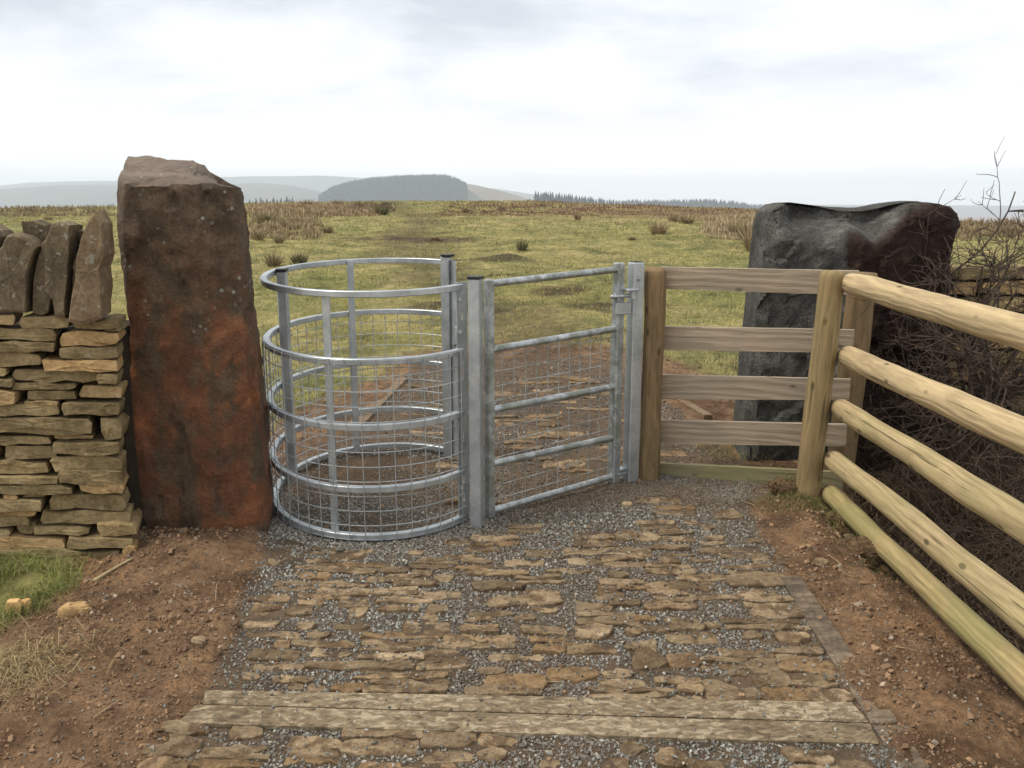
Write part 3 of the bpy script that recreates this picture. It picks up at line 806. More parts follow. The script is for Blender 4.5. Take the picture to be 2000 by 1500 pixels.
# ---- broad dark boulder gatepost on the right
def build_boulder():
    zs = np.linspace(-0.15, 1.0, 60)
    yb = 4.94; K = yb / 5.2
    op = [(1440, 960), (1452, 895), (1462, 800), (1472, 700), (1482, 610), (1494, 520), (1503, 440), (1512, 412), (1528, 399)]
    oq = [(1850, 960), (1850, 800), (1846, 640), (1842, 560), (1850, 480), (1866, 440), (1862, 418), (1848, 404), (1825, 397)]
    Lp = np.array([pd(a, b, yb + 0.12) for a, b in op]); Rp = np.array([pd(a, b, yb + 0.3) for a, b in oq])
    # heights run 0..1 along both silhouettes
    n = 190; V = []; fa = []
    T = np.linspace(0, 1, 110)
    li = np.linspace(0, 1, len(Lp)); ri = np.linspace(0, 1, len(Rp))
    zL = np.interp(T, li, Lp[:, 2]); xL = np.interp(T, li, Lp[:, 0]); zR = np.interp(T, ri, Rp[:, 2]); xR = np.interp(T, ri, Rp[:, 0])
    zmid = 0.5 * (zL + zR)
    for k, t_ in enumerate(T):
        a, b = xL[k], xR[k]; w = b - a
        ridge = a + w * 0.45
        pts = []
        # front-left facet, front-right facet, right side, back, left side
        y_l, y_r, y_f = yb + 0.16, yb + 0.22, yb
        loop = [(a, y_l), (a + 0.05 * w, y_l - 0.07), (ridge - 0.03, y_f + 0.01), (ridge, y_f), (ridge + 0.05, y_f + 0.03), (b - 0.06 * w, y_r - 0.05), (b, y_r + 0.03), (b - 0.01, yb + 0.5), (b - 0.1, yb + 0.62), (a + 0.1, yb + 0.58), (a, yb + 0.46)]
        loop = np.array(loop); seg = np.roll(loop, -1, 0) - loop; Ls = np.hypot(*seg.T); cum = np.concatenate([[0], np.cumsum(Ls)])
        for s in np.linspace(0, cum[-1], n, endpoint=False):
            i = np.searchsorted(cum, s, side='right') - 1
            pts.append(loop[i] + seg[i] * (s - cum[i]) / Ls[i])
        pts = np.array(pts); q = (pts[:, 0] - a) / w
        z = zL[k] + (zR[k] - zL[k]) * q
        V.append(np.concatenate([pts, z[:, None]], 1))
    top = V[-1].copy(); c = top.mean(0)
    for sh, dz in ((0.9, 0.012), (0.75, 0.018), (0.5, 0.012), (0.25, 0.0), (0.04, -0.01)):
        s = top.copy(); s[:, :2] = c[:2] + (top[:, :2] - c[:2]) * sh; s[:, 2] += dz
        V.append(s)
    m = len(V); V = np.concatenate(V)
    for k in range(m - 1):
        for i in range(n):
            j = (i + 1) % n; fa.append((k * n + i, k * n + j, (k + 1) * n + j, (k + 1) * n + i))
    fa.append(tuple((m - 1) * n + i for i in range(n)))
    P = V.copy()
    # a scooped shelf under the top rim, slanting down to a V at the middle
    x, y, z = V.T
    vz = H + K * (-H) + K * np.interp(x / K, [1.5, 1.75, 1.95, 2.03, 2.16, 2.37, 2.55, 2.7], [1.34, 1.30, 1.31, 1.32, 1.26, 1.46, 1.52, 1.54])
    front = sstep(yb + 0.30, yb + 0.12, y)
    shelf = sstep(vz - 0.02, vz + 0.16, z) * front * sstep(1.55 * K, 1.75 * K, x) * sstep(2.62 * K, 2.4 * K, x)
    y = y + 0.27 * shelf
    sag = 0.045 * np.exp(-((x - 2.0) / 0.26) ** 2) * sstep(1.36, 1.5, z)
    z = z - sag
    # fractured surface
    n1_ = fbm3(P * np.array([1.0, 1.0, 1.0]) + 0.4 * vec3n(P, 0.5, 2, 71), 0.42, 4, 0.55, 72)
    rid = 1 - np.abs(fbm3(P * np.array([1.2, 1.0, 0.9]), 0.28, 4, 0.55, 75)) * 2
    Pw = P + 0.03 * vec3n(P, 0.12, 2, 90)
    d = 0.006 * n1_ + 0.030 * facet(Pw * np.array([1.0, 1.0, 0.7]), 0.42, 51, 1.3) + 0.012 * facet(Pw, 0.13, 61, 1.2) + 0.004 * facet(Pw, 0.045, 65, 1.0) + 0.004 * fbm3(P, 0.05, 2, 0.5, 79)
    y = y - d * sstep(yb + 0.5, yb + 0.2, P[:, 1]); x = x + 0.018 * fbm3(P, 0.3, 3, 0.5, 81); z = z + 0.012 * fbm3(P, 0.2, 3, 0.5, 82)
    V = np.stack([x, y, z], 1)
    edge = 1.985 * K + 0.02 * np.sin(P[:, 2] * 14) + 0.02 * fbm3(P, 0.1, 2, 0.5, 99)
    fr = sstep(edge - 0.015, edge + 0.02, P[:, 0]) * sstep(0.04, -0.02, P[:, 2] - vz - 0.02 + 0.03 * n1_) * sstep(yb + 0.5, yb + 0.3, P[:, 1])
    o = new_obj('stone_gatepost', V, fa, M['boulder'], base=(1.95, 5.25, 0.02), smooth=True, attrs={'face': fr})
    o.data.set_sharp_from_angle(angle=R(34))
    tag(o, 'broad dark grey and maroon boulder standing behind the timber fence', 'gatepost')
build_boulder()

# ---- wall beyond the boulder
wall2 = tag(empty('dry_stone_wall', (3.6, 5.6, -0.1)), 'shadowed stone wall behind the bare thorn bush, right of the dark boulder', 'wall')
zz0 = -0.22; k = 600
while zz0 < 1.12:
    h = rs.uniform(0.05, 0.11); x = 2.55 - rs.uniform(0, 0.2)
    while x < 5.0:
        w = rs.uniform(0.14, 0.42)
        poly = jitter_rect(x, zz0 + 0.004, x + w - 0.008, min(zz0 + h, 1.2), 0.18, rs)
        V, f = prism(poly, 0.2, 12, 0.012, 0.08, k, 0.92, 0.2)
        W = np.stack([V[:, 0], V[:, 2] + 5.50 + rs.uniform(-0.03, 0.03), V[:, 1]], 1)
        new_obj('walling_stone', W, f, M['wall'], wall2, base=W.mean(0)); k += 1; x += w
    zz0 += h
mb = MB(); mb.box((3.85, 5.80, 0.42), (2.5, 0.36, 1.3)); mb.build('dark_core_backing', M['gap_shade'], wall2)  # same dark backing: painted shade behind the joints

# ------------------------------------------------------------------ galvanised kissing gate
CP_PTS = np.array([(-0.222, 4.085), (-0.39, 3.965), (-0.55, 3.892), (-0.70, 3.866), (-0.83, 3.888), (-0.94, 3.945), (-1.035, 4.03), (-1.115, 4.13), (-1.178, 4.25), (-1.222, 4.40), (-1.238, 4.56), (-1.226, 4.74), (-1.185, 4.90), (-1.11, 5.03), (-1.0, 5.125), (-0.86, 5.18), (-0.67, 5.20), (-0.51, 5.195), (-0.36, 5.15)])
def catmull(P, m=12):
    P = np.vstack([2 * P[0] - P[1], P, 2 * P[-1] - P[-2]]); o_ = []
    for i in range(1, len(P) - 2):
        for t in np.linspace(0, 1, m, endpoint=False):
            a, b, c, d = P[i - 1], P[i], P[i + 1], P[i + 2]
            o_.append(0.5 * ((2 * b) + (c - a) * t + (2 * a - 5 * b + 4 * c - d) * t ** 2 + (3 * b - a - 3 * c + d) * t ** 3))
    o_.append(P[-2]); return np.array(o_)
ARC = catmull(CP_PTS)
_c = np.array((-0.62, 4.53)); _d = ARC - _c; _r = np.hypot(*_d.T); _a = np.arctan2(_d[:, 1], _d[:, 0]) % (2 * np.pi)
def _basis(a): return np.stack([np.ones_like(a), np.cos(a), np.sin(a), np.cos(2 * a), np.sin(2 * a)], 1)
_k = np.linalg.lstsq(_basis(_a), _r, rcond=None)[0]
_t = np.linspace(_a.max(), _a.min(), 220); _rr = _basis(_t) @ _k
ARC = _c + np.stack([_rr * np.cos(_t), _rr * np.sin(_t)], 1)      # an even round hoop from the near end to the far end
TILT = 0.05
def at_z(P, z0): return np.concatenate([P, (z0 + TILT * (P[:, 1] - 4.3))[:, None]], 1)
alen = np.concatenate([[0], np.cumsum(np.hypot(*np.diff(ARC, axis=0).T))])
def arc_at(s): return np.array([np.interp(s, alen, ARC[:, 0]), np.interp(s, alen, ARC[:, 1])])
def arc_dir(s):
    d = arc_at(s + 0.01) - arc_at(s - 0.01); return math.atan2(d[1], d[0])
cage = tag(empty('kissing_gate_cage', (-0.75, 4.55, 0.0)), 'rounded galvanised steel kissing gate cage with hoops and wire mesh by the tall stone', 'gate enclosure')
RZ = [0.030, 0.258, 0.548, 0.848, 1.148]
b = 0.003; hw, hh = 0.0155, 0.0145
prof = [(-hw + b, -hh), (hw - b, -hh), (hw, -hh + b), (hw, hh - b), (hw - b, hh), (-hw + b, hh), (-hw, hh - b), (-hw, -hh + b)][::-1]
for z in RZ:
    mb = MB(); mb.sweep(at_z(ARC, z), prof); mb.build('hoop_rail', M['galv'], cage, smooth=False)
TOT = alen[-1]
# uprights: two flat bars and a capped post at the far left
for px in (640, 688):
    near = px == 640
    ss = np.linspace(0.1, TOT - 0.1, 600)
    best = None
    for s in ss:
        q = arc_at(s); z = 0.6
        zc = q[1] * CP - (z - H) * SP; xx = 1000 + F * q[0] / zc
        if (q[1] < 4.55) == near:
            if best is None or abs(xx - px) < best[0]: best = (abs(xx - px), s)
    s = best[1]; q = arc_at(s); rz = arc_dir(s)
    nn = np.array([math.sin(rz), -math.cos(rz)])
    q2 = q + nn * 0.024
    zb = TILT * (q[1] - 4.3)
    mb = MB(); mb.bbox((q2[0], q2[1], 0.585 + zb), (0.038, 0.012, 1.14), rz, 0.002); mb.build('upright_bar', M['galv'], cage)
sl_ = TOT * 0.5
best = min(np.linspace(0.2 * TOT, 0.7 * TOT, 300), key=lambda s: arc_at(s)[0]); q = arc_at(best)
qx, qy = q[0] + 0.046, q[1] + 0.07
mb = MB(); mb.bbox((qx, qy, 0.575), (0.05, 0.05, 1.19), arc_dir(best), 0.004); po = mb.build('corner_post', M['galv'], cage)
mb = MB(); mb.bbox((qx, qy, 1.178), (0.056, 0.056, 0.016), arc_dir(best), 0.003); mb.build('post_cap', M['cap'], po)
# wire mesh on the outside of the lower hoops
mb = MB()
t = np.gradient(ARC, axis=0); t /= np.linalg.norm(t, axis=1)[:, None]
OUT = ARC + np.stack([t[:, 1], -t[:, 0]], 1) * -0.0
cen = ARC.mean(0)
sgn = np.sign(((ARC - cen) * np.stack([t[:, 1], -t[:, 0]], 1)).sum()); 
OUT = ARC + np.stack([t[:, 1], -t[:, 0]], 1) * sgn * 0.018
for z in np.arange(0.02, 0.862, 0.0695):
    mb.tube(at_z(OUT, z), 0.0024, 5)
olen = np.concatenate([[0], np.cumsum(np.hypot(*np.diff(OUT, axis=0).T))])
for s in np.arange(0.03, olen[-1] - 0.02, 0.072):
    p = np.array([np.interp(s, olen, OUT[:, 0]), np.interp(s, olen, OUT[:, 1])])
    zt_ = TILT * (p[1] - 4.3)
    k_ = 1 + 0.004 / np.linalg.norm(p - cen)
    p = cen + (p - cen) * k_
    mb.tube([(p[0], p[1], 0.012 + zt_), (p[0], p[1], 0.862 + zt_)], 0.0024, 5)
mb.build('wire_mesh', M['galv'], cage)
# slotted end plates with bolts, and the end posts
def slotted(c, rz, w, t_, z0, z1, slots, mat, parent, name='end_plate', sw=0.013):
    mb = MB(); ca, sa = math.cos(rz), math.sin(rz)
    def bx_(u, zc, wu, hz):
        mb.box((c[0] + ca * u, c[1] + sa * u, zc), (wu, t_, hz), rz)
    side = (w - sw) / 2
    bx_(-(sw + side) / 2, (z0 + z1) / 2, side, z1 - z0); bx_((sw + side) / 2, (z0 + z1) / 2, side, z1 - z0)
    z = z0
    for a, b_ in slots + [(z1, z1)]:
        if a > z: bx_(0, (a + z) / 2, sw, a - z)
        z = b_
    return mb.build(name, mat, parent)
rzn = arc_dir(0.02)
NE = ARC[0]; FE = ARC[-1]
slots = [(0.10, 0.14), (0.19, 0.23), (0.40, 0.45), (0.70, 0.80), (0.985, 1.03)]
pl = slotted((NE[0] + 0.004, NE[1] + 0.012), rzn, 0.075, 0.006, -0.01, 1.16, slots, M['galv'], cage)
for z in (0.17, 0.60, 0.93, 1.08):
    mb = MB(); q = np.array((NE[0] - 0.006, NE[1] - 0.004, z)); 
    mb.tube([q, q + np.array((0.004, -0.014, 0))], [0.011, 0.008], 10); mb.build('bolt', M['galv'], pl, smooth=False)
mb = MB(); mb.bbox((-0.168, 4.06, 0.575), (0.056, 0.056, 1.21), R(-18), 0.004); po = mb.build('end_post', M['galv'], cage)
mb = MB(); mb.bbox((-0.168, 4.06, 1.185), (0.063, 0.063, 0.014), R(-18), 0.003); mb.build('post_cap', M['cap'], po)
rzf = arc_dir(TOT - 0.02)
pl = slotted((FE[0] + 0.03, FE[1] - 0.02), R(-62), 0.10, 0.006, 0.02, 1.20, [(0.18, 0.22), (0.40, 0.45), (0.62, 0.64), (0.72, 0.80), (1.06, 1.08), (1.13, 1.15)], M['galv'], cage)
mb = MB(); mb.bbox((FE[0] - 0.006, FE[1] + 0.006, 0.62), (0.055, 0.04, 1.20), R(-30), 0.004); po = mb.build('end_post', M['galv'], cage)
mb = MB(); mb.bbox((FE[0] + 0.004, FE[1] + 0.0, 1.228), (0.066, 0.05, 0.014), R(-30), 0.003); mb.build('post_cap', M['cap'], po)
# latch keeper on the far plate
mb = MB(); mb.tube([(FE[0] + 0.045, FE[1] - 0.06, 0.83), (FE[0] + 0.06, FE[1] - 0.085, 0.82), (FE[0] + 0.06, FE[1] - 0.085, 0.73), (FE[0] + 0.045, FE[1] - 0.06, 0.715)], 0.008, 8)
mb.build('latch_loop', M['galv_old'], pl, smooth=True)

# ---- the swinging gate
GA = np.array((-0.108, 4.155)); GB = np.array((0.560, 4.665))
gd = (GB - GA) / np.linalg.norm(GB - GA); grz = math.atan2(gd[1], gd[0])
gate = tag(empty('kissing_gate', (0.58, 4.68, 0.0)), 'weathered galvanised five-rail gate with mesh below, hung between cage and steel post', 'gate')
zl = [0.030, 0.270, 0.540, 0.835, 1.148]; zr_ = [0.052, 0.274, 0.555, 0.868, 1.180]
mb = MB(); mb.bbox((GA[0], GA[1], 0.585), (0.036, 0.046, 1.17), grz, 0.006); mb.build('latch_stile', M['galv_old'], gate)
mb = MB(); mb.bbox((GB[0], GB[1], 0.615), (0.052, 0.05, 1.20), grz, 0.006); mb.build('hinge_stile', M['galv_old'], gate)
for a, c in zip(zl, zr_):
    mb = MB(); p0 = GA + gd * 0.016; p1 = GB - gd * 0.024
    mb.tube([(p0[0], p0[1], a), (p1[0], p1[1], c)], 0.0175, 14, False); mb.build('rail', M['galv_old'], gate, smooth=True)
mb = MB(); gn = np.array([gd[1], -gd[0]])
GL = np.linalg.norm(GB - GA)
for k in range(1, 12):
    f_ = k * 0.0715 / GL + 0.01
    if f_ > 0.97: break
    p = GA + (GB - GA) * f_ - gn * 0.004
    mb.tube([(p[0], p[1], zl[0] + (zr_[0] - zl[0]) * f_), (p[0], p[1], zl[3] + (zr_[3] - zl[3]) * f_)], 0.0022, 5)
for k in range(11):
    z0 = zl[0] + 0.055 + 0.0712 * k
    mb.tube([(*(GA + gd * 0.02), z0), (*(GB - gd * 0.02), z0 + 0.028)], 0.0022, 5)
mb.build('wire_mesh', M['galv_old'], gate)
hp = np.array((0.655, 4.705))
zt_ = pd(1190, 579, 4.66)[2]
mb = MB(); e0 = np.array((GB[0] - gd[0] * 0.055, GB[1] - gd[1] * 0.055, zt_)); e1 = np.array((hp[0] - 0.015, hp[1] - 0.045, zt_ + 0.006))
mb.tube([e0, e1], 0.0095, 12); eb = mb.build('eye_bolt', M['galv'], gate, smooth=True)
mb = MB(); mb.tube([e0 + (e1 - e0) * 0.10, e0 + (e1 - e0) * 0.21], 0.020, 6); mb.build('nut', M['galv'], eb)
mb = MB(); mb.tube([e1 + np.array((-0.002, 0, -0.016)), e1 + np.array((-0.002, 0, 0.022))], 0.019, 14); mb.build('eye', M['galv'], eb, smooth=False)
zb_ = pd(1205, 918, 4.66)[2]
mb = MB(); mb.bbox((GB[0] + gd[0] * 0.045, GB[1] + gd[1] * 0.045 - 0.01, zb_), (0.05, 0.05, 0.012), grz, 0.002); mb.build('hinge_cup', M['galv'], gate)

# ---- steel hinge post
hpo = tag(empty('hinge_post', (hp[0], hp[1], 0.0)), 'clean square galvanised steel post carrying the gate hinges beside a wooden post', 'post')
rh = R(28)
mb = MB(); mb.bbox((hp[0], hp[1], 0.555), (0.068, 0.068, 1.32), rh, 0.006); mb.build('post_shaft', M['galv'], hpo)
mb = MB(); mb.bbox((hp[0], hp[1], 1.2165), (0.056, 0.056, 0.004), rh, 0.001); mb.build('dark_top_plate', M['slot'], hpo)  # flat dark plate on the closed shaft, painting the shaded hollow
zc_ = zt_ + 0.035
mb = MB(); mb.bbox((hp[0] - 0.030, hp[1] - 0.052, zc_), (0.075, 0.05, 0.014), rh, 0.004); lug = mb.build('hinge_lug', M['galv'], hpo)
mb = MB(); mb.tube([(e1[0], e1[1], zt_ + 0.02), (e1[0], e1[1], zc_ + 0.012)], 0.012, 12); mb.build('hinge_pin', M['galv'], lug, smooth=False)
zs_ = pd(1215, 602, 4.66)[2]
mb = MB(); mb.bbox((hp[0] - 0.068, hp[1] - 0.055, zs_), (0.10, 0.012, 0.062), grz + R(-8), 0.003); mb.build('stop_plate', M['galv'], hpo)
zbt = pd(1233, 545, 4.66)[2]
fn = np.array((math.sin(rh), -math.cos(rh), 0)); fc = np.array((hp[0], hp[1], zbt)) + fn * 0.034
mb = MB(); mb.tube([fc - fn * 0.004, fc + fn * 0.010], [0.014, 0.012], 6); mb.build('bolt', M['galv'], hpo)
mb = MB(); mb.bbox((hp[0] - 0.045, hp[1] - 0.03, zb_ - 0.02), (0.10, 0.03, 0.014), grz, 0.003); mb.build('bottom_hinge_arm', M['galv'], hpo)

# ------------------------------------------------------------------ timber fence
def log(p0, p1, r0, r1, nseg=40, ns=22, wob=0.006, seed=0, flat=None, rnd=0.012):
    """a peeled log from p0 to p1 in its own frame (x along the log)"""
    L = float(np.linalg.norm(np.asarray(p1) - np.asarray(p0)))
    xs = np.linspace(0, L, nseg); a = np.arange(ns) * 2 * np.pi / ns
    V = []
    for i, x in enumerate(xs):
        r = r0 + (r1 - r0) * x / L
        e_ = min(x, L - x); rr = r - rnd * max(0, 1 - e_ / (rnd * 1.2)) ** 2
        V.append(np.stack([np.full(ns, x), rr * np.cos(a), rr * np.sin(a)], 1))
    V = np.concatenate(V)
    if flat is not None: V[:, 1] = np.maximum(V[:, 1], -flat)
    q = V.copy(); q[:, 0] *= 0.35
    d = fbm3(q + seed * 5.1, 0.12, 3, 0.5, seed % 50)
    rad = V.copy(); rad[:, 0] = 0; rad /= np.linalg.norm(rad, axis=1)[:, None] + 1e-9
    V = V + rad * (wob * d)[:, None]
    q2 = V.copy(); q2[:, 1:] = 0
    V[:, 1] += 1.6 * wob * fbm3(q2 + seed, 0.6, 2, 0.5, 3 + seed); V[:, 2] += 1.6 * wob * fbm3(q2 - seed, 0.6, 2, 0.5, 9 + seed)
    f = []
    for i in range(nseg - 1):
        for k in range(ns):
            j = (k + 1) % ns; f.append((i * ns + k, i * ns + j, (i + 1) * ns + j, (i + 1) * ns + k))
    f.append(tuple(range(ns - 1, -1, -1))); f.append(tuple(range((nseg - 1) * ns, nseg * ns)))
    return V, f
def place_log(name, p0, p1, r0, r1, mat, parent, roll=0.0, **k):
    V, f = log(p0, p1, r0, r1, **k)
    o = new_obj(name, V, f, mat, base=(0, 0, 0), smooth=True)
    p0 = Vector(p0); p1 = Vector(p1); xax = (p1 - p0).normalized()
    ref = Vector((0, 0, 1)) if abs(xax.z) < 0.9 else Vector((0, 1, 0))
    yax = ref.cross(xax).normalized(); zax = xax.cross(yax)
    m = Matrix((xax, yax, zax)).transposed().to_4x4()
    m = Matrix.Translation(p0 - Vector(parent['_b'])) @ m @ Matrix.Rotation(roll, 4, 'X')
    o.parent = parent; o.matrix_basis = m
    o['_b'] = list(p0)
    return o
bf = tag(empty('board_fence', (1.2, 4.65, 0.0)), 'low fence of five weathered horizontal boards between the steel post and corner post', 'fence')
place_log('post', (0.757, 4.735, -0.25), (0.768, 4.745, 1.185), 0.058, 0.056, M['post_brown'], bf, wob=0.008, seed=4, ns=26, nseg=60)
BL = [(1.184, 1.066), (0.862, 0.730), (0.592, 0.455), (0.335, 0.200), (0.088, -0.03)]
BR = [(1.184, 1.060), (0.878, 0.755), (0.618, 0.500), (0.372, 0.250), (0.115, -0.02)]
b0 = np.array((0.80, 4.815)); b1 = np.array((1.76, 4.52)); bdir = (b1 - b0) / np.linalg.norm(b1 - b0); bl = np.linalg.norm(b1 - b0)
for i, (l, r) in enumerate(zip(BL, BR)):
    ns = 26; V = []; th = 0.013
    r = tuple(l[q] + (r[q] - l[q]) * bl / 0.78 for q in (0, 1))
    for k in range(ns):
        u = bl * k / (ns - 1)
        zt2 = l[0] + (r[0] - l[0]) * u / bl; zb2 = l[1] + (r[1] - l[1]) * u / bl
        j1, j2 = 0.0007 * math.sin(k * 1.7 + i), 0.0007 * math.sin(k * 1.1 + 2 * i)
        V += [(u, -th, zb2 + j1), (u, -th, zt2 + j2 - 0.002), (u, -th + 0.003, zt2 + j2), (u, th, zt2 + j2), (u, th, zb2 + j1)]
    f = []
    for k in range(ns - 1):
        for q in range(5):
            p = (q + 1) % 5; f.append((k * 5 + q, k * 5 + p, (k + 1) * 5 + p, (k + 1) * 5 + q))
    f.append((4, 3, 2, 1, 0)); f.append(tuple((ns - 1) * 5 + q for q in range(5)))
    V = np.array(V); zc = V[:, 2].mean(); V[:, 2] -= zc
    f = [tuple(q[::-1]) for q in f]
    o = new_obj('board', V, f, M['board_green'] if i == 4 else M['board'], base=(0, 0, 0))
    o.parent = bf; o.location = (b0[0] - 1.2, b0[1] - 4.65, zc); o.rotation_euler = (0, 0, math.atan2(bdir[1], bdir[0]))
place_log('post', (1.775, 4.66, -0.25), (1.835, 4.66, 1.165), 0.082, 0.080, M['post_brown'], bf, wob=0.007, seed=9, ns=26, nseg=50, flat=0.05)

pf = tag(empty('pole_fence', (1.62, 3.2, -0.05)), 'fence of five peeled round pole rails running forward from its round corner post', 'fence')
place_log('corner_post', (1.500, 4.36, -0.3), (1.572, 4.36, 1.195), 0.065, 0.060, M['post'], pf, wob=0.006, seed=13, ns=26, nseg=60)
place_log('post', (1.80, 1.75, -0.35), (1.80, 1.75, 1.20), 0.062, 0.060, M['post'], pf, wob=0.006, seed=33, ns=24, nseg=40)
RL = [1.138, 0.778, 0.512, 0.245, 0.066]; RRt = [1.095, 0.768, 0.490, 0.200, 0.005]
mats = ['pole', 'pole', 'pole_mid', 'pole_mid', 'pole_green']
for i in range(5):
    ya, yb_ = 4.36, 1.3
    sl2 = (RRt[i] - RL[i]) / (2.8 - 4.4)
    xa = [1.652, 1.652, 1.640, 1.628, 1.625][i]; xb = 1.69
    place_log('rail', (xa, ya, RL[i]), (xb, yb_, RL[i] + sl2 * (yb_ - 4.4)), [0.052, 0.053, 0.050, 0.051, 0.047][i], [0.064, 0.062, 0.063, 0.060, 0.056][i], M[mats[i]], pf, wob=0.007, seed=20 + i, nseg=70, ns=24, roll=0.7 * i)

# ------------------------------------------------------------------ stone path
path = empty('path', (0.05, 3.3, -0.06))
tag(path, 'path of brown sandstone setts bedded in grey gravel through the gate', 'path', kind='structure')
S5 = [(205,190,370,225),(430,215,555,245),(540,245,740,305),(665,235,830,260),(160,255,255,345),(245,290,355,330),(380,305,565,330),(440,328,860,390),(330,345,415,368),(360,400,520,435),(185,445,440,498),(465,455,775,530),(700,390,770,405),(775,405,890,450),(860,360,1010,392),(892,400,1055,450),(1060,375,1160,415),(1060,440,1200,480),(780,490,1085,530),(1090,500,1345,550),(830,535,1205,582),(600,565,760,610),(660,615,750,680),(850,605,1075,635),(1150,590,1265,640),(1130,645,1200,690),(350,565,480,600),(435,530,640,562),(345,520,430,560),(30,545,260,580),(50,590,200,640),(30,645,180,690),(260,600,410,670),(0,695,190,750),(340,705,420,745),(575,715,760,752),(1000,698,1275,768),(715,772,1230,850),(190,775,330,805),(200,810,270,860),(400,765,510,800),(310,822,498,855),(502,830,680,870),(40,880,320,945),(430,885,650,930),(735,905,1105,945),(1110,880,1360,912),(1120,917,1390,950),(260,965,350,1000),(390,965,850,1000),(870,955,1085,1000),(700,1003,1280,1060),(1095,970,1400,1001),(750,1065,1300,1150),(410,1095,490,1130),(560,1105,735,1140),(190,1045,400,1085),(0,1030,75,1065),(280,1100,350,1130),(1260,785,1680,822),(1220,827,1430,865),(1434,830,1680,870),(1355,725,1580,770),(1260,180,1410,215),(1420,165,1730,222),(1390,227,1590,260),(1660,95,1860,135),(1260,280,1440,300),(1040,250,1110,280),(1050,325,1325,362),(1332,345,1530,365),(1700,415,2000,450),(1440,445,1750,495),(1760,250,1950,285),(1780,490,1970,522),(1720,527,1985,590),(1530,550,1715,600),(1640,310,1870,345),(1420,635,1670,660),(1700,650,1820,690),(1750,735,2000,778),(1800,800,2000,825),(1830,850,2000,895),(1540,905,1850,940),(1520,1045,1875,1112),(1400,1116,1830,1160),(1910,1000,2000,1055),(1200,405,1300,435),(1110,305,1250,322),(1370,305,1540,330),(20,770,180,800),(60,960,240,1000),(1480,1000,1620,1030),(940,450,1050,480)]
S6 = [(600,130,850,165),(690,190,950,235),(1000,295,1055,325),(600,280,835,325),(890,265,945,290),(1080,215,1220,265),(470,335,588,385),(592,345,730,390),(735,335,950,400),(1020,365,1110,395),(1270,385,1325,415),(230,345,460,383),(200,387,440,430),(150,440,370,485),(200,500,380,530),(380,440,680,488),(390,495,640,545),(690,425,900,450),(980,435,1330,468),(1100,472,1390,500),(1300,503,1390,525),(640,537,930,590),(740,515,850,535),(1130,550,1430,598),(860,595,1145,628),(440,570,530,615),(365,625,655,680),(660,645,815,695),(820,632,1040,690),(1150,602,1490,665),(350,685,510,740),(445,745,605,785),(680,703,900,757),(970,720,1200,750),(1205,690,1430,730),(905,700,945,755),(655,762,950,815),(1250,735,1560,798),(250,765,440,822),(245,825,600,905),(1290,802,1590,862),(1110,866,1605,925),(600,855,690,885),(610,900,770,945),(775,860,985,935),(790,945,1060,1005),(240,910,450,985),(1020,885,1080,915),(1260,945,1340,980),(180,1010,460,1075),(540,1000,700,1045),(580,1060,755,1170),(800,1085,955,1150),(970,1105,1265,1160),(1090,1045,1390,1098),(1420,1040,1700,1080),(1390,1085,1680,1108),(1270,1115,1465,1200),(1472,1112,1785,1203),(80,1150,345,1222),(400,1170,560,1210),(390,1235,630,1278),(330,1282,810,1340),(720,1220,960,1258),(985,1215,1315,1360),(860,1265,980,1315),(820,1322,978,1360),(1310,1210,1500,1275),(1370,1278,1635,1360),(1520,1207,1790,1272),(1642,1277,1880,1375),(1160,1170,1240,1210),(540,930,600,960),(1450,950,1620,1010)]
S4 = [(75,385,335,560),(180,312,410,365),(365,420,730,492),(540,325,690,385),(850,380,1100,430),(1110,342,1525,465),(1532,360,1808,512),(860,437,1090,490),(1820,365,2010,438),(1832,442,1960,500),(340,505,700,580),(810,490,1090,560),(1220,512,1400,580),(1440,520,1700,600)]
S7 = [(545,375,640,435),(715,420,860,505),(470,455,555,515),(870,470,1030,520),(1330,415,1700,458),(1360,462,1580,530),(150,470,220,520),(1600,465,1750,520)]
stones = []
for q in S5: stones.append((480 + q[0] / 3.226, 1000 + q[1] / 3.226, 480 + q[2] / 3.226, 1000 + q[3] / 3.226))
for q in S6: stones.append((1050 + q[0] / 3.077, 930 + q[1] / 3.077, 1050 + q[2] / 3.077, 930 + q[3] / 3.077))
for q in S4: stones.append((250 + q[0] / 2.667, 1300 + q[1] / 2.667, 250 + q[2] / 2.667, 1300 + q[3] / 2.667))
for q in S7: stones.append((1000 + q[0] / 2.5, 1300 + q[1] / 2.5, 1000 + q[2] / 2.5, 1300 + q[3] / 2.5))
BOXES = []; rsp = random.Random(19)
for (x0, y0, x1, y1) in stones:
    a = pg(x0, y1); c = pg(x1, y0); m0 = pg((x0 + x1) / 2, y1); 
    xl_ = (pg(x0, y0)[0] + pg(x0, y1)[0]) / 2; xr_ = (pg(x1, y0)[0] + pg(x1, y1)[0]) / 2
    gx, gy = 0.011 + 0.015 * (xr_ - xl_), 0.004 + 0.06 * (c[1] - m0[1])
    bxx = (xl_ - gx, m0[1] - gy, xr_ + gx, c[1] + gy); dep = bxx[3] - bxx[1]
    if dep > 0.062 and xr_ - xl_ > 0.12 and rsp.random() < 0.55:      # many lie as pairs of thin strips
        cut = bxx[1] + dep * rsp.uniform(0.4, 0.6); w_ = xr_ - xl_
        BOXES.append((bxx[0] + w_ * rsp.uniform(0, 0.10), bxx[1], bxx[2] - w_ * rsp.uniform(0, 0.10), cut - 0.002))
        BOXES.append((bxx[0] + w_ * rsp.uniform(0, 0.10), cut + 0.002, bxx[2] - w_ * rsp.uniform(0, 0.10), bxx[3]))
    else:
        BOXES.append(bxx)
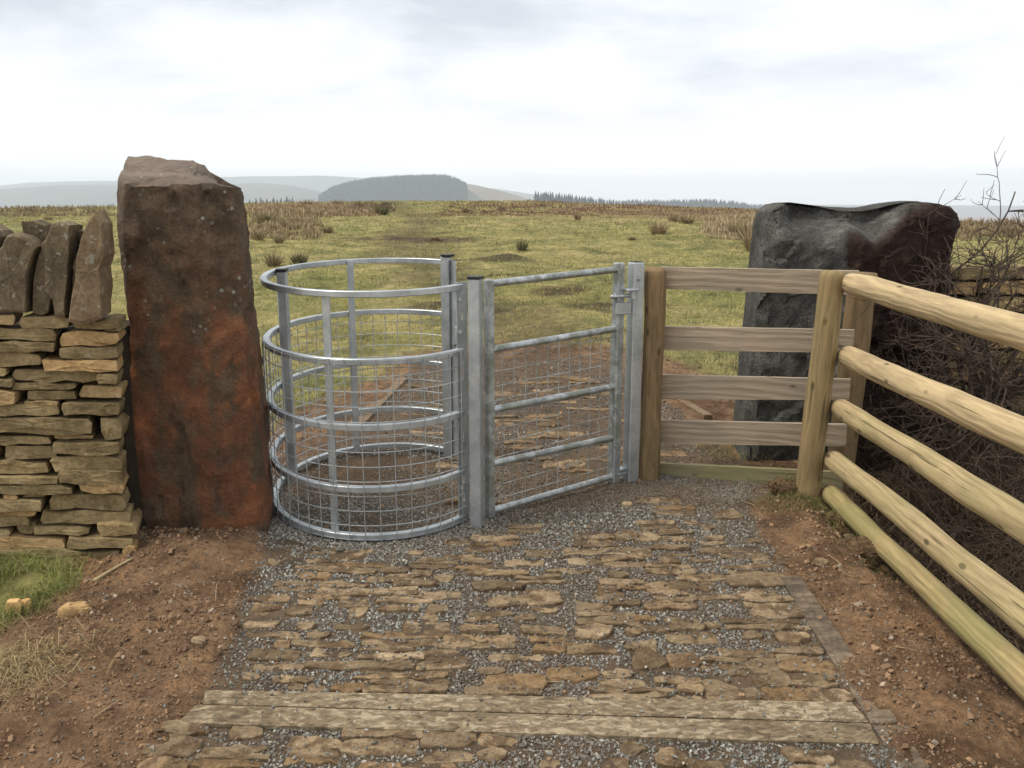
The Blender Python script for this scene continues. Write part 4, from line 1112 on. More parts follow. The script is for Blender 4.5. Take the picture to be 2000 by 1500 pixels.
# small wedged stones between the larger ones
rp = random.Random(11); extra = 0
for _ in range(4000):
    if extra >= 85: break
    w, h = rp.uniform(0.09, 0.30), rp.uniform(0.028, 0.055); x = rp.uniform(-0.98, 0.95); y = rp.uniform(2.70, 3.95)
    if y < 2.78 and w > 0.2: continue
    if x + w < np.interp(y, [2.5, 3.4, 4.0], [1.08, 1.10, 1.15]) and not any(b_[0] - 0.004 < x + w and b_[2] + 0.004 > x and b_[1] - 0.003 < y + h and b_[3] + 0.003 > y for b_ in BOXES) and fbm2(np.array([x]), np.array([y]), 0.45, 2, 0.5, 207)[0] < 0.12:
        if y > 3.72 and -1.3 < x < 0.0: continue
        BOXES.append((x, y, x + w, y + h)); extra += 1
# beyond the gate the setts carry on, smaller in view
y = 4.32
while y < 7.4:
    h = rp.uniform(0.05, 0.11) * (1 + 0.10 * (y - 4.3))
    x = -1.25 + rp.uniform(0, 0.3)
    while x < 1.25:
        w = rp.uniform(0.14, 0.42)
        inside = np.interp(y, [4.3, 4.9, 5.8, 7.4], [0.5, 1.2, 1.0, 0.8])
        lft = np.interp(y, [4.3, 5.8, 7.4], [-1.15, -1.0, -0.85])
        if rp.random() < 0.30 and lft < x and x + w < inside and not any(b_[0] < x + w and b_[2] > x and b_[1] < y + h and b_[3] > y for b_ in BOXES):
            BOXES.append((x, y, x + w, y + h))
        x += w + rp.uniform(0, 0.14)
    y += h + rp.uniform(0.0, 0.03)
for i, (x0, y0, x1, y1) in enumerate(BOXES):
    if x1 - x0 < 0.02 or y1 - y0 < 0.012: continue
    poly = np.array(jitter_rect(x0, y0, x1, y1, 0.22, rp))
    cx, cy = (x0 + x1) / 2, (y0 + y1) / 2
    an = rp.gauss(0, 0.022); ca, sa = math.cos(an), math.sin(an)
    q = poly - (cx, cy); poly = np.stack([q[:, 0] * ca - q[:, 1] * sa, q[:, 0] * sa + q[:, 1] * ca], 1) + (cx, cy)
    V, f = prism(poly[::-1], 0.06, 20, 0.0085, 0.045, 700 + i, 0.955, 0.0, False, 1, 0.04)
    z0 = SL * (cy - Y0) + 0.008 + rp.uniform(-0.006, 0.006)
    tx, ty = rp.gauss(0, 0.015), rp.gauss(0, 0.03)
    W = np.stack([V[:, 0], V[:, 1], z0 - V[:, 2] + (V[:, 1] - cy) * (SL + ty) + (V[:, 0] - cx) * tx], 1)
    f = [tuple(r_[::-1]) for r_ in f]
    new_obj('paving_stone', W, f, M['paving'], path, base=(cx, cy, z0))

# ---- timbers set across and along the path
def timber(name, corners, thick, mat, rise, label, group=None, seed=0):
    """corners: far-left, far-right, near-right, near-left pixels on the ground; becomes a real plank"""
    P = [pg(*c) for c in corners]
    ns = 30; V = []; f = []
    for k in range(ns):
        t_ = k / (ns - 1); a = P[0] + (P[1] - P[0]) * t_; b_ = P[3] + (P[2] - P[3]) * t_
        a = a + (0, 0, rise); b_ = b_ + (0, 0, rise)
        w = (b_ - a); wl_ = np.linalg.norm(w); wd = w / wl_
        j = 0.0015 * math.sin(k * 0.45 + seed)
        for q, dz in ((0.0, -0.004), (0.006, 0.0), (wl_ - 0.006, 0.0), (wl_, -0.004)):
            V.append(a + wd * q + (0, 0, dz + j * 0.5) + wd * j * (q < 0.01 or q > wl_ - 0.01))
        V.append(b_ + (0, 0, -thick)); V.append(a + (0, 0, -thick))
    for k in range(ns - 1):
        for q in range(6):
            p = (q + 1) % 6; f.append((k * 6 + q, k * 6 + p, (k + 1) * 6 + p, (k + 1) * 6 + q))
    f.append((5, 4, 3, 2, 1, 0)); f.append(tuple((ns - 1) * 6 + q for q in range(6)))
    f = [tuple(r_[::-1]) for r_ in f]
    o = new_obj(name, np.array(V), f, mat, base=np.array(P).mean(0))
    return tag(o, label, 'timber', group)
timber('timber_sleeper', [(400, 1353), (1660, 1377), (1695, 1416), (388, 1380)], 0.08, M['sleeper'], 0.014, 'mud-flecked pale timber across the path, the one farther from the viewer', 'timbers laid across the path', 1)
timber('timber_sleeper', [(386, 1383), (1697, 1420), (1716, 1460), (350, 1418)], 0.08, M['sleeper'], 0.016, 'mud-flecked pale timber across the path, the one nearer the viewer', 'timbers laid across the path', 5)
timber('edging_board', [(1522, 1130), (1562, 1130), (1752, 1415), (1700, 1418)], 0.08, M['edging'], 0.013, 'dark muddy edging board along the right side of the path above the cross timbers', 'edging boards of the path', 2)
timber('edging_board', [(1703, 1424), (1756, 1421), (1860, 1580), (1800, 1580)], 0.08, M['edging'], 0.013, 'dark muddy edging board at the bottom right corner of the path', 'edging boards of the path', 3)
timber('edging_board', [(778, 742), (796, 742), (705, 838), (672, 838)], 0.06, M['edging_far'], 0.02, 'pale edging board beyond the gate seen through the cage mesh', 'edging boards of the path', 4)
timber('edging_board', [(1288, 765), (1302, 765), (1392, 815), (1374, 815)], 0.06, M['edging_far'], 0.02, 'pale edging board beyond the gate seen between the fence boards', 'edging boards of the path', 6)

# ------------------------------------------------------------------ loose material
def chips(name, pts, size, cols, mat, flat=0.7, label=None, cat=None):
    n = len(pts)
    cube = np.array([(x, y, z) for z in (-1, 1) for y in (-1, 1) for x in (-1, 1)], float)
    fc = np.array([(0, 2, 3, 1), (4, 5, 7, 6), (0, 1, 5, 4), (2, 6, 7, 3), (0, 4, 6, 2), (1, 3, 7, 5)])
    V = np.repeat(cube[None], n, 0) * (1 + rng.uniform(-0.55, 0.25, (n, 8, 3)))
    V[:, 4:, :2] *= rng.uniform(0.25, 0.9, (n, 4, 1)); V[:, :4, :2] *= rng.uniform(0.6, 1.1, (n, 4, 1))
    V *= np.stack([rng.uniform(0.7, 1.3, n), rng.uniform(0.6, 1.0, n), rng.uniform(0.45, flat, n)], 1)[:, None]
    V *= (np.asarray(size) * 0.5 * 0.9)[:, None, None]
    q = rng.normal(size=(n, 4)) * np.array([1, 0.35, 0.35, 1.0]); q /= np.linalg.norm(q, axis=1)[:, None]
    w, x, y, z = q.T
    Rm = np.stack([np.stack([1 - 2 * (y * y + z * z), 2 * (x * y - w * z), 2 * (x * z + w * y)], 1), np.stack([2 * (x * y + w * z), 1 - 2 * (x * x + z * z), 2 * (y * z - w * x)], 1), np.stack([2 * (x * z - w * y), 2 * (y * z + w * x), 1 - 2 * (x * x + y * y)], 1)], 1)
    V = np.einsum('nij,nkj->nki', Rm, V) + np.asarray(pts)[:, None]
    Fc = (np.arange(n)[:, None, None] * 8 + fc[None]).reshape(-1, 4)
    o = new_obj(name, V.reshape(-1, 3), Fc, mat, attrs={'col': np.repeat(cols, 8, 0)})
    return tag(o, label, cat, kind='stuff')
def rand_in(n, x0, x1, y0, y1):
    return rng.uniform(x0, x1, n), rng.uniform(y0, y1, n)
BX = np.array(BOXES)
def on_stone(x, y, m=0.004):
    r = np.zeros(len(x), bool)
    for (a, b_, c, d) in BX: r |= (x > a + m) & (x < c - m) & (y > b_ + m) & (y < d - m)
    return r
def in_arc(x, y, grow=0.12):
    c = cen; a = np.arctan2(y - c[1], x - c[0]); aa = np.arctan2(ARC[:, 1] - c[1], ARC[:, 0] - c[0]); rr = np.hypot(*(ARC - c).T)
    o_ = np.argsort(aa); r_ = np.interp(a, aa[o_], rr[o_])
    return np.abs(np.hypot(x - c[0], y - c[1]) - r_ - 0.03) < grow
def on_sleeper(x, y):
    return (y > np.interp(x, [-1.03, 1.1], [2.482, 2.378])) & (y < np.interp(x, [-1.03, 1.1], [2.665, 2.59])) & (x > -1.03) & (x < 1.11)
def gravel():
    X = []; Y = []; Sz = []
    x, y = rand_in(80000, -1.45, 1.5, 2.0, 4.5)
    p = path_mask(x, y); pr = np.where(on_stone(x, y), 0.04, 0.97 - 0.75 * sstep(0.05, 0.55, fbm2(x, y, 0.55, 3, 0.55, 123))) * p
    # the stones' own gaps left of the path fade into soil
    pr *= np.where((x < -0.85) & (y < 3.4), 0.55, 1.0)
    sl_m = on_sleeper(x, y)
    pr = np.where(sl_m, 0.01, pr)
    k = rng.random(len(x)) < pr; X.append(x[k]); Y.append(y[k]); Sz.append(rng.uniform(0.006, 0.0155, k.sum()))
    x, y = rand_in(40000, -1.6, 1.6, 4.2, 7.8)
    p = path_mask(x, y); w = fbm2(x, y, 0.5, 3, 0.5, 77)
    pr = np.where(on_stone(x, y), 0.03, 0.75 * sstep(-0.4, 0.3, w)) * p
    k = rng.random(len(x)) < pr; X.append(x[k]); Y.append(y[k]); Sz.append(rng.uniform(0.008, 0.017, k.sum()))
    x, y = rand_in(30000, -1.5, 0.1, 3.6, 5.5)           # a heap round the cage foot
    k = in_arc(x, y, 0.11) & (rng.random(len(x)) < 0.9); X.append(x[k]); Y.append(y[k]); Sz.append(rng.uniform(0.007, 0.0165, k.sum()))
    x, y = rand_in(9000, 0.45, 1.45, 4.3, 4.78)          # below the fence boards
    k = rng.random(len(x)) < sstep(0, 0.15, y - 4.36 + 0.1 * fbm2(x, y, 0.3, 2, 0.5, 8)); X.append(x[k]); Y.append(y[k]); Sz.append(rng.uniform(0.007, 0.015, k.sum()))
    x, y = rand_in(2600, -1.7, 1.6, 2.1, 4.2)            # strays on the soil
    X.append(x); Y.append(y); Sz.append(rng.uniform(0.004, 0.012, len(x)))
    x = np.concatenate(X); y = np.concatenate(Y); s = np.concatenate(Sz); n = len(x)
    z = ground_z(x, y) + 0.22 * s + np.where(on_stone(x, y), 0.012, 0) + np.where(on_sleeper(x, y), 0.018, 0)
    v = rng.uniform(0.09, 0.26, n); v = np.where(rng.random(n) < 0.14, rng.uniform(0.28, 0.46, n), v)
    warm = rng.uniform(0.0, 0.09, n)
    col = np.stack([v * (1 + warm), v, v * (0.91 - warm)], 1)
    mud = np.clip(0.5 + fbm2(x, y, 0.5, 3, 0.5, 55) * 1.2, 0, 1) * np.where(y > 4.3, 0.75, 0.42)
    col = col * (1 - mud[:, None]) + mud[:, None] * np.array([0.135, 0.095, 0.060])
    chips('gravel', np.stack([x, y, z], 1), s, col, M['gravel'], 0.8, 'grey limestone gravel filling the gaps between the path stones', 'gravel')
gravel()
def crumbs():
    x, y = rand_in(66000, -2.4, 2.0, 2.0, 4.6)
    g, lit, p = zones(x, y)
    w = sstep(-0.45, 0.35, fbm2(x, y, 0.3, 3, 0.5, 66))
    k = rng.random(len(x)) < (1 - p / 0.85) * (1 - g) * (1 - 0.7 * lit) * (0.2 + 0.8 * w) + 0.03; x = x[k]; y = y[k]
    x2, y2 = rand_in(16000, -2.0, 2.2, 4.6, 8.8); g, lit, p = zones(x2, y2)
    k = rng.random(len(x2)) < (1 - g) * 0.8; x = np.concatenate([x, x2[k]]); y = np.concatenate([y, y2[k]])
    n = len(x); s = np.clip(rng.lognormal(math.log(0.0072), 0.6, n), 0.003, 0.034)
    z = ground_z(x, y) + 0.2 * s
    t_ = rng.random((n, 1)); col = np.array([0.115, 0.072, 0.042]) * (1 - t_) + np.array([0.30, 0.19, 0.11]) * t_
    pale = rng.random(n) < 0.035; col[pale] = np.array([0.34, 0.27, 0.20]) * rng.uniform(0.6, 1.1, (pale.sum(), 1))
    chips('soil_crumbs', np.stack([x, y, z], 1), s, col, M['crumb'], 0.9, 'reddish crumbs of dug soil scattered over the bare banks', 'soil')
crumbs()

# single loose stones and clods one can pick out
CLODS = []
def lump(name, px, py, sx, sy, sz, mat, label, cat, seed, sink=0.35, group=None, sub=3, amp=0.22, rz=0.0):
    p = pg(px, py); g0 = gz(p[0], p[1])
    n1_, n2_ = (44, 28) if 'clod' in name else (22, 14)
    V = [(0, 0, 1.0)]
    for i in range(1, n2_):
        th = math.pi * i / n2_
        for k in range(n1_):
            ph = 2 * math.pi * k / n1_; V.append((math.sin(th) * math.cos(ph), math.sin(th) * math.sin(ph), math.cos(th)))
    V.append((0, 0, -1.0)); V = np.array(V)
    f = []
    for k in range(n1_): f.append((0, 1 + k, 1 + (k + 1) % n1_))
    for i in range(n2_ - 2):
        for k in range(n1_):
            j = (k + 1) % n1_; f.append((1 + i * n1_ + k, 1 + (i + 1) * n1_ + k, 1 + (i + 1) * n1_ + j, 1 + i * n1_ + j))
    L = len(V) - 1
    for k in range(n1_): f.append((L, 1 + (n2_ - 2) * n1_ + (k + 1) % n1_, 1 + (n2_ - 2) * n1_ + k))
    V0 = V.copy()
    V = np.sign(V) * np.abs(V) ** 0.8
    V = V * (1 + amp * fbm3(V + seed, 0.9, 3, 0.6, seed) + (0.16 if 'clod' in name else 0.09) * facet(V, 0.9, seed, 0.8))[:, None] * np.array((sx, sy, sz)) * 0.5
    if 'clod' in name: V = V * (1 + 0.16 * fbm3(V0 + seed, 0.35, 3, 0.7, seed + 5))[:, None]
    ca, sa = math.cos(rz), math.sin(rz)
    V = np.stack([V[:, 0] * ca - V[:, 1] * sa, V[:, 0] * sa + V[:, 1] * ca, V[:, 2]], 1)
    if 'clod' in name: CLODS.append((p[0], p[1], g0 + sz * (0.5 - sink), sx, sy, sz))
    W = V + np.array((p[0], p[1], g0 + sz * (0.5 - sink)))
    return tag(new_obj(name, W, f, mat, base=(p[0], p[1], g0)), label, cat, group)
lump('turf_clod', 1645, 1022, 0.14, 0.13, 0.13, M['clod'], 'rounded turf clod against the lowest pole rail near the corner post', 'clod', 3, 0.25, amp=0.3)
lump('turf_clod', 1678, 1078, 0.20, 0.20, 0.13, M['clod'], 'largest turf clod slumped over the lowest pole rail', 'clod', 5, 0.3, amp=0.3)
lump('turf_clod', 1545, 975, 0.20, 0.14, 0.12, M['clod'], 'grassy clod heaped at the foot of the round corner post', 'clod', 8, 0.3, amp=0.3)
lump('turf_clod', 1745, 1098, 0.10, 0.09, 0.06, M['clod'], 'small turf clod at the lower end of the clod heap by the rail', 'clod', 9, 0.3, amp=0.3)
lump('turf_clod', 360, 1035, 0.16, 0.12, 0.10, M['clod'], 'dark clod pushed against the foot of the tall gatepost', 'clod', 12, 0.35, amp=0.3)
lump('loose_stone', 1658, 1062, 0.048, 0.04, 0.034, M['paving'], 'rounded orange-brown stone sitting on the turf clods', 'stone', 21, -0.9)
lump('loose_stone', 1602, 1112, 0.062, 0.05, 0.035, M['paving'], 'pale brown stone on the soil right of the path', 'stone', 22, 0.3)
lump('loose_stone', 1892, 1242, 0.06, 0.06, 0.05, M['paving'], 'brown stone leaning against the lowest pole rail', 'stone', 23, 0.25)
lump('loose_stone', 1915, 1262, 0.055, 0.05, 0.045, M['paving'], 'reddish stone below another against the lowest pole rail', 'stone', 24, 0.3)
lump('loose_stone', 1225, 990, 0.05, 0.04, 0.03, M['straw'], 'pale yellow stone on the gravel in front of the steel hinge post', 'stone', 25, 0.2)
lump('loose_stone', 148, 1216, 0.115, 0.06, 0.06, M['wall'], 'long flat brown stone on the soil left of the path', 'stone', 26, 0.25, amp=0.12, rz=0.45)
lump('loose_stone', 273, 1083, 0.06, 0.05, 0.05, M['paving'], 'rounded reddish stone at the wall end beside the tall gatepost', 'stone', 27, 0.15)
lump('loose_stone', 390, 1272, 0.05, 0.04, 0.035, M['paving'], 'small brown stone at the left edge of the path', 'stone', 28, 0.2)
lump('loose_stone', 112, 1330, 0.06, 0.05, 0.03, M['paving'], 'flat tan stone half sunk in the bare soil at lower left', 'stone', 29, 0.4)
# fresh wood offcuts, sticks, straw
for (px, py, sx, sy, sz, an, lb) in ((28, 1210, 0.055, 0.03, 0.075, 0.2, 'orange split wood offcut standing in the soil at the left edge'), (47, 1203, 0.03, 0.028, 0.065, -0.3, 'pale yellow wood offcut standing beside an orange one at the left edge')):
    p = pg(px, py); g0 = gz(p[0], p[1])
    V, f = prism(jitter_rect(-sx / 2, -sz / 2, sx / 2, sz / 2, 0.1, rp), sy, 12, 0.004, 0.03, 5, 0.9, 0.1)
    W = np.stack([V[:, 0], V[:, 2], V[:, 1]], 1); ca, sa = math.cos(an), math.sin(an)
    W = np.stack([W[:, 0] * ca - W[:, 1] * sa, W[:, 0] * sa + W[:, 1] * ca, W[:, 2]], 1) + (p[0], p[1], g0 + sz * 0.32)
    tag(new_obj('wood_offcut', W, f, M['chipwood'], base=(p[0], p[1], g0)), lb, 'wood offcut')
def stick(name, pix, r, mat, label, cat='stick', lift=0.008):
    P = []
    for px, py in pix:
        p = pg(px, py); P.append((p[0], p[1], gz(p[0], p[1]) + lift))
    P = np.array(P); 
    if len(P) > 2: P = catmull(P, 5)
    mb = MB(); mb.tube(P, np.linspace(r, r * 0.6, len(P)), 6)
    tag(mb.build(name, mat, base=P[0], smooth=True), label, cat)
stick('stick', [(185, 1150), (225, 1130), (262, 1116)], 0.0085, M['straw'], 'short pale stick lying by the turf under the wall')
stick('straw_stem', [(185, 1425), (215, 1405), (240, 1390)], 0.0018, M['straw'], 'straw stem on the soil at the lower left, near the cross timbers', 'straw')
stick('straw_stem', [(1615, 1102), (1640, 1122), (1645, 1138), (1668, 1146)], 0.0018, M['straw'], 'bent straw stem beside the pale stone right of the path', 'straw')
stick('straw_stem', [(1455, 985), (1470, 992), (1480, 1000)], 0.0018, M['straw'], 'straw stem on gravel in front of the lowest fence board', 'straw')
stick('straw_stem', [(422, 1188), (424, 1160), (430, 1150)], 0.0018, M['straw'], 'straw stem at the left rim of the path below the cage', 'straw')
stick('straw_stem', [(1060, 1330), (1080, 1334), (1100, 1333)], 0.0016, M['straw'], 'short straw stem on a flat stone above the cross timbers', 'straw')
stick('straw_stem', [(1745, 1285), (1770, 1292), (1790, 1296)], 0.0018, M['straw'], 'straw stem on the red soil between path and pole fence', 'straw')

# ------------------------------------------------------------------ grass and moor plants
def blades(name, base, hgt, wid, lean, cols, mat, label, cat, kind='stuff', bend=True):
    n = len(base); a = rng.uniform(0, 2 * np.pi, n); la = rng.uniform(0, 2 * np.pi, n)
    side = np.stack([np.cos(a), np.sin(a), np.zeros(n)], 1) * (np.asarray(wid) / 2)[:, None]
    ld = np.stack([np.cos(la), np.sin(la), np.zeros(n)], 1) * (np.asarray(lean) * hgt)[:, None]
    up = np.stack([np.zeros(n), np.zeros(n), hgt], 1)
    mid = base + up * 0.6 + ld * 0.3; tip = base + up * (1 - 0.25 * np.asarray(lean)[:, None] ** 2) + ld
    V = np.stack([base - side, base + side, mid + side * 0.7, mid - side * 0.7, tip], 1)
    i = np.arange(n)[:, None] * 5
    Fq = np.concatenate([np.concatenate([i, i + 1, i + 2], 1), np.concatenate([i, i + 2, i + 3], 1), np.concatenate([i + 3, i + 2, i + 4], 1)])
    return V.reshape(-1, 3), Fq, np.repeat(cols, 5, 0)
def grass_cols(n, x, y, green=0.5):
    t_ = np.clip(rng.normal(green, 0.25, n) + 0.55 * fbm2(x, y, 2.2, 3, 0.55, 71), 0, 1)[:, None]
    c = np.array([0.420, 0.340, 0.145]) * (1 - t_) + np.array([0.165, 0.195, 0.045]) * t_
    m_ = 0.5 + 0.85 * sstep(-0.45, 0.35, fbm2(x, y, 0.9, 3, 0.6, 191))
    return c * rng.uniform(0.65, 1.2, (n, 1)) * m_[:, None]
def field_grass():
    V = []; Fs = []; C = []; off = 0
    specs = [(5200, 5.6, 13, 0.045, 0.10, 10, 0.006), (5600, 13, 26, 0.055, 0.16, 9, 0.011), (5200, 26, 50, 0.08, 0.30, 8, 0.022), (4200, 50, 95, 0.13, 0.6, 7, 0.05)]
    for (n, d0, d1, h, spread, nb, wd) in specs:
        d = np.sqrt(rng.uniform(d0 ** 2, d1 ** 2, n * 3)); a = rng.uniform(R(-38), R(38), n * 3)
        x = d * np.sin(a); y = d * np.cos(a); g, l, p = zones(x, y)
        cl = sstep(-0.5, 0.4, fbm2(x, y, 1.3, 3, 0.5, 88))
        k = rng.random(n * 3) < g * (0.35 + 0.65 * cl); x = x[k][:n]; y = y[k][:n]
        m = len(x); x = np.repeat(x, nb) + rng.normal(0, spread, m * nb); y = np.repeat(y, nb) + rng.normal(0, spread, m * nb)
        z = ground_z(x, y) - 0.008; hh_ = h * rng.uniform(0.5, 1.4, m * nb)
        v, f, c = blades('', np.stack([x, y, z], 1), hh_, np.full(m * nb, wd), rng.uniform(0.3, 1.5, m * nb), grass_cols(m * nb, x, y, 0.42), None, '', '')
        V.append(v); Fs.append(f + off); C.append(c); off += len(v)
    o = new_obj('moor_grass', np.concatenate(V), np.concatenate(Fs), M['blade'], attrs={'col': np.concatenate(C)})
    tag(o, 'short yellow-green moor grass covering the field beyond the gate', 'grass', kind='stuff')
field_grass()
def near_turf():
    n = 9000; x, y = rand_in(n * 3, -2.6, -1.7, 2.95, 3.68); g, l, p = zones(x, y)
    k = rng.random(n * 3) < g * sstep(-0.4, 0.2, fbm2(x, y, 0.25, 3, 0.5, 14) + 0.15); x = x[k][:n]; y = y[k][:n]; m = len(x)
    c = grass_cols(m, x, y, 0.75); c[:, 1] *= 1.05
    dry = rng.random(m) < 0.12; c[dry] = np.array([0.33, 0.26, 0.14]) * rng.uniform(0.7, 1.1, (dry.sum(), 1))
    v, f, cc = blades('', np.stack([x, y, ground_z(x, y) - 0.01], 1), rng.uniform(0.03, 0.095, m), np.full(m, 0.0028), rng.uniform(0.3, 1.6, m), c, None, '', '')
    o = new_obj('turf', v, f, M['blade'], attrs={'col': cc})
    tag(o, 'green turf growing under the left dry stone wall', 'grass', kind='stuff')
    # dry bleached grass hanging at the left edge
    n = 1300; x = rng.normal(-1.62, 0.13, n); y = rng.normal(2.72, 0.10, n); x = x - 0.1
    c = np.array([0.36, 0.28, 0.14]) * rng.uniform(0.6, 1.2, (n, 1))
    v, f, cc = blades('', np.stack([x, y, ground_z(x, y) - 0.01], 1), rng.uniform(0.03, 0.09, n), np.full(n, 0.0025), rng.uniform(1.0, 2.4, n), c, None, '', '')
    tag(new_obj('dry_grass', v, f, M['blade'], attrs={'col': cc}), 'bleached dry grass on the bank at the left edge', 'grass', kind='stuff')
    # thin grass on the clods and at the foot of the corner post, dead stalks under the boulder
    n = 2600
    x = np.concatenate([rng.normal(1.45, 0.10, n // 2), rng.normal(1.62, 0.09, n // 4), rng.uniform(1.15, 1.75, n // 4)]); y = np.concatenate([rng.normal(4.27, 0.07, n // 2), rng.normal(3.75, 0.14, n // 4), rng.uniform(5.0, 5.6, n // 4)])
    z = ground_z(x, y) - 0.005
    for (cx, cy, cz, sx, sy, sz) in CLODS:        # turf still growing on the dug clods
        m = 420; u = rng.normal(size=(m, 3)); u[:, 2] = np.abs(u[:, 2]); u /= np.linalg.norm(u, axis=1)[:, None]
        x = np.concatenate([x, cx + u[:, 0] * sx * 0.5]); y = np.concatenate([y, cy + u[:, 1] * sy * 0.5]); z = np.concatenate([z, cz + u[:, 2] * sz * 0.5 - 0.012])
    n = len(x); c = grass_cols(n, x, y, 0.3) * 0.6
    v, f, cc = blades('', np.stack([x, y, z], 1), rng.uniform(0.015, 0.055, n) + 0.06 * (y > 4.9), np.full(n, 0.0025), rng.uniform(0.6, 2.0, n), c, None, '', '')
    tag(new_obj('scrubby_grass', v, f, M['blade'], attrs={'col': cc}), 'thin brown-green grass on the soil round the corner post', 'grass', kind='stuff')
near_turf()
# rush tussocks
def rush_mesh(seed, n=260, green=0.2):
    r_ = np.random.default_rng(seed)
    a = r_.uniform(0, 2 * np.pi, n); rad = 0.16 * np.sqrt(r_.random(n))
    base = np.stack([rad * np.cos(a), rad * np.sin(a), np.full(n, -0.05)], 1)
    h = r_.uniform(0.35, 1.0, n) * (1.05 - rad * 1.2); tip = base + np.stack([np.cos(a) * rad * 1.7 + r_.normal(0, 0.07, n), np.sin(a) * rad * 1.7 + r_.normal(0, 0.07, n), h], 1)
    sd_ = r_.uniform(0, np.pi, n); s = np.stack([np.cos(sd_), np.sin(sd_), np.zeros(n)], 1) * 0.010
    mid = base * 0.45 + tip * 0.55 - (tip - base) * np.array([0.12, 0.12, 0])
    V = np.stack([base - s, base + s, mid + s * 0.8, mid - s * 0.8, tip], 1).reshape(-1, 3)
    i = np.arange(n)[:, None] * 5
    Fq = np.concatenate([np.concatenate([i, i + 1, i + 2], 1), np.concatenate([i, i + 2, i + 3], 1), np.concatenate([i + 3, i + 2, i + 4], 1)])
    t_ = (r_.random((n, 1)) < green).astype(float)
    c = (np.array([0.38, 0.285, 0.165]) * (1 - t_) + np.array([0.105, 0.115, 0.045]) * t_) * r_.uniform(0.55, 1.25, (n, 1))
    return V, Fq, np.repeat(c, 5, 0)
RUSH = []
for s_ in range(4):
    V, Fq, c = rush_mesh(100 + s_, 260, [0.12, 0.3, 0.2, 0.75][s_])
    o = new_obj('rush_tussock', V, Fq, M['blade'], attrs={'col': c}); RUSH.append(o)
def ground_hits(px, py, dmax=110):
    lo = np.full(len(px), 4.5); hi = np.full(len(px), float(dmax)); hit = hi.copy(); done = np.zeros(len(px), bool)
    xc = (px - 1000) / F; yc = -(py - 750) / F; prev = lo.copy()
    for d in np.exp(np.linspace(math.log(4.5), math.log(dmax), 90)):
        zc = d / (CP + yc * SP); below = (H + zc * (yc * CP - SP) < ground_z(xc * zc, np.full(len(px), d))) & ~done
        hit[below] = d; done |= below
    zc = hit / (CP + yc * SP); x = xc * zc
    return np.stack([x, hit, ground_z(x, hit)], 1)
def ground_hit(px, py, dmax=110):
    d = np.exp(np.linspace(math.log(4.5), math.log(dmax), 500))
    xc, yc = _ray(px, py); zc = d / (CP + yc * SP); x = xc * zc; z = H + zc * (yc * CP - SP)
    g = ground_z(x, d); k = np.argmax(z < g)
    if k == 0: k = len(d) - 1
    return x[k], d[k], g[k]
used = [False] * 4
def tussock(px, py, hp_, kind, label, group='rush tussocks on the moor', wide=1.0):
    x, y, z = ground_hit(px, py)
    o = RUSH[kind]
    if used[kind]:
        o = o.copy(); COL.objects.link(o)
    used[kind] = True
    h = hp_ / F * (y * 1.0)
    o.location = (x, y, z); o.scale = (h * wide, h * wide, h); o.rotation_euler = (0, 0, rng.uniform(0, 6.28))
    return tag(o, label, 'rush tussock', group)
tussock(1285, 458, 34, 0, 'round straw-coloured rush tussock standing alone in mid field right of centre', wide=1.9)
tussock(1340, 437, 26, 0, 'broad pale rush tussock just above and right of the lone round one', wide=2.2)
tussock(1315, 434, 22, 2, 'small rush tussock left of the broad pale one near the skyline', wide=1.6)
tussock(1392, 440, 13, 2, 'tiny rush tussock between the broad pale one and the boulder', wide=1.6)
tussock(1435, 462, 42, 2, 'slim straw rush tussock just left of the tallest clump by the boulder', wide=1.3)
tussock(1478, 492, 66, 0, 'tallest pale rush clump touching the boulder left edge', wide=1.5)
tussock(1460, 470, 50, 2, 'pale rush clump behind the tallest clump by the boulder', wide=1.5)
tussock(1020, 492, 28, 3, 'green spiky rush tussock in the middle of the field', wide=1.4)
tussock(1128, 430, 20, 2, 'small pale rush tussock above the gate near the skyline', wide=1.3)
tussock(535, 520, 34, 1, 'brown rush tussock right of the tall gatepost, above the cage rim', wide=1.8)
tussock(585, 516, 30, 3, 'greenish rush tussock directly above the cage top hoop', wide=1.9)
tussock(505, 470, 28, 1, 'brown rush tussock at the right edge of the tall gatepost', wide=1.6)
tussock(520, 440, 34, 1, 'brown rush tussock behind the tall gatepost top near the skyline', wide=2.2)
tussock(555, 448, 26, 1, 'narrow brown rush tussock a little right of the gatepost near the skyline', wide=1.3)
tussock(640, 455, 18, 1, 'low straw tussock in front of the skyline rushes', wide=2.4)
tussock(745, 420, 22, 3, 'dark green-brown tussock at the right end of the skyline rushes', wide=2.6)
tussock(850, 470, 10, 2, 'low flat straw tussock beside the trodden track', wide=4)
tussock(910, 416, 14, 2, 'low pale tussock right of the track on the skyline', wide=2.5)
tussock(980, 412, 14, 2, 'pale tussock on the skyline above the gate latch post', wide=2.2)
tussock(1855, 455, 26, 2, 'rush tussock on the skyline right of the boulder', wide=1.8)
tussock(95, 430, 10, 2, 'low tussock above the left coping stones', wide=3)
tussock(700, 408, 20, 1, 'straw rush tussock at the head of the trodden track on the skyline', wide=2.2)
tussock(600, 404, 20, 0, 'pale rush tussock on the skyline below the wooded hill, left of its foot', wide=2.4)
tussock(660, 404, 18, 2, 'pale rush tussock on the skyline straight below the wooded hill left slope', wide=2.4)
tussock(1060, 404, 10, 2, 'very small pale tussock on the skyline below the conifer wood edge', wide=2.2)
tussock(1235, 470, 9, 3, 'flat dull green tussock left of the lone round rush tussock', wide=3.0)
tussock(545, 475, 22, 1, 'wispy brown tussock between the gatepost and the upper cage rim', wide=1.8)
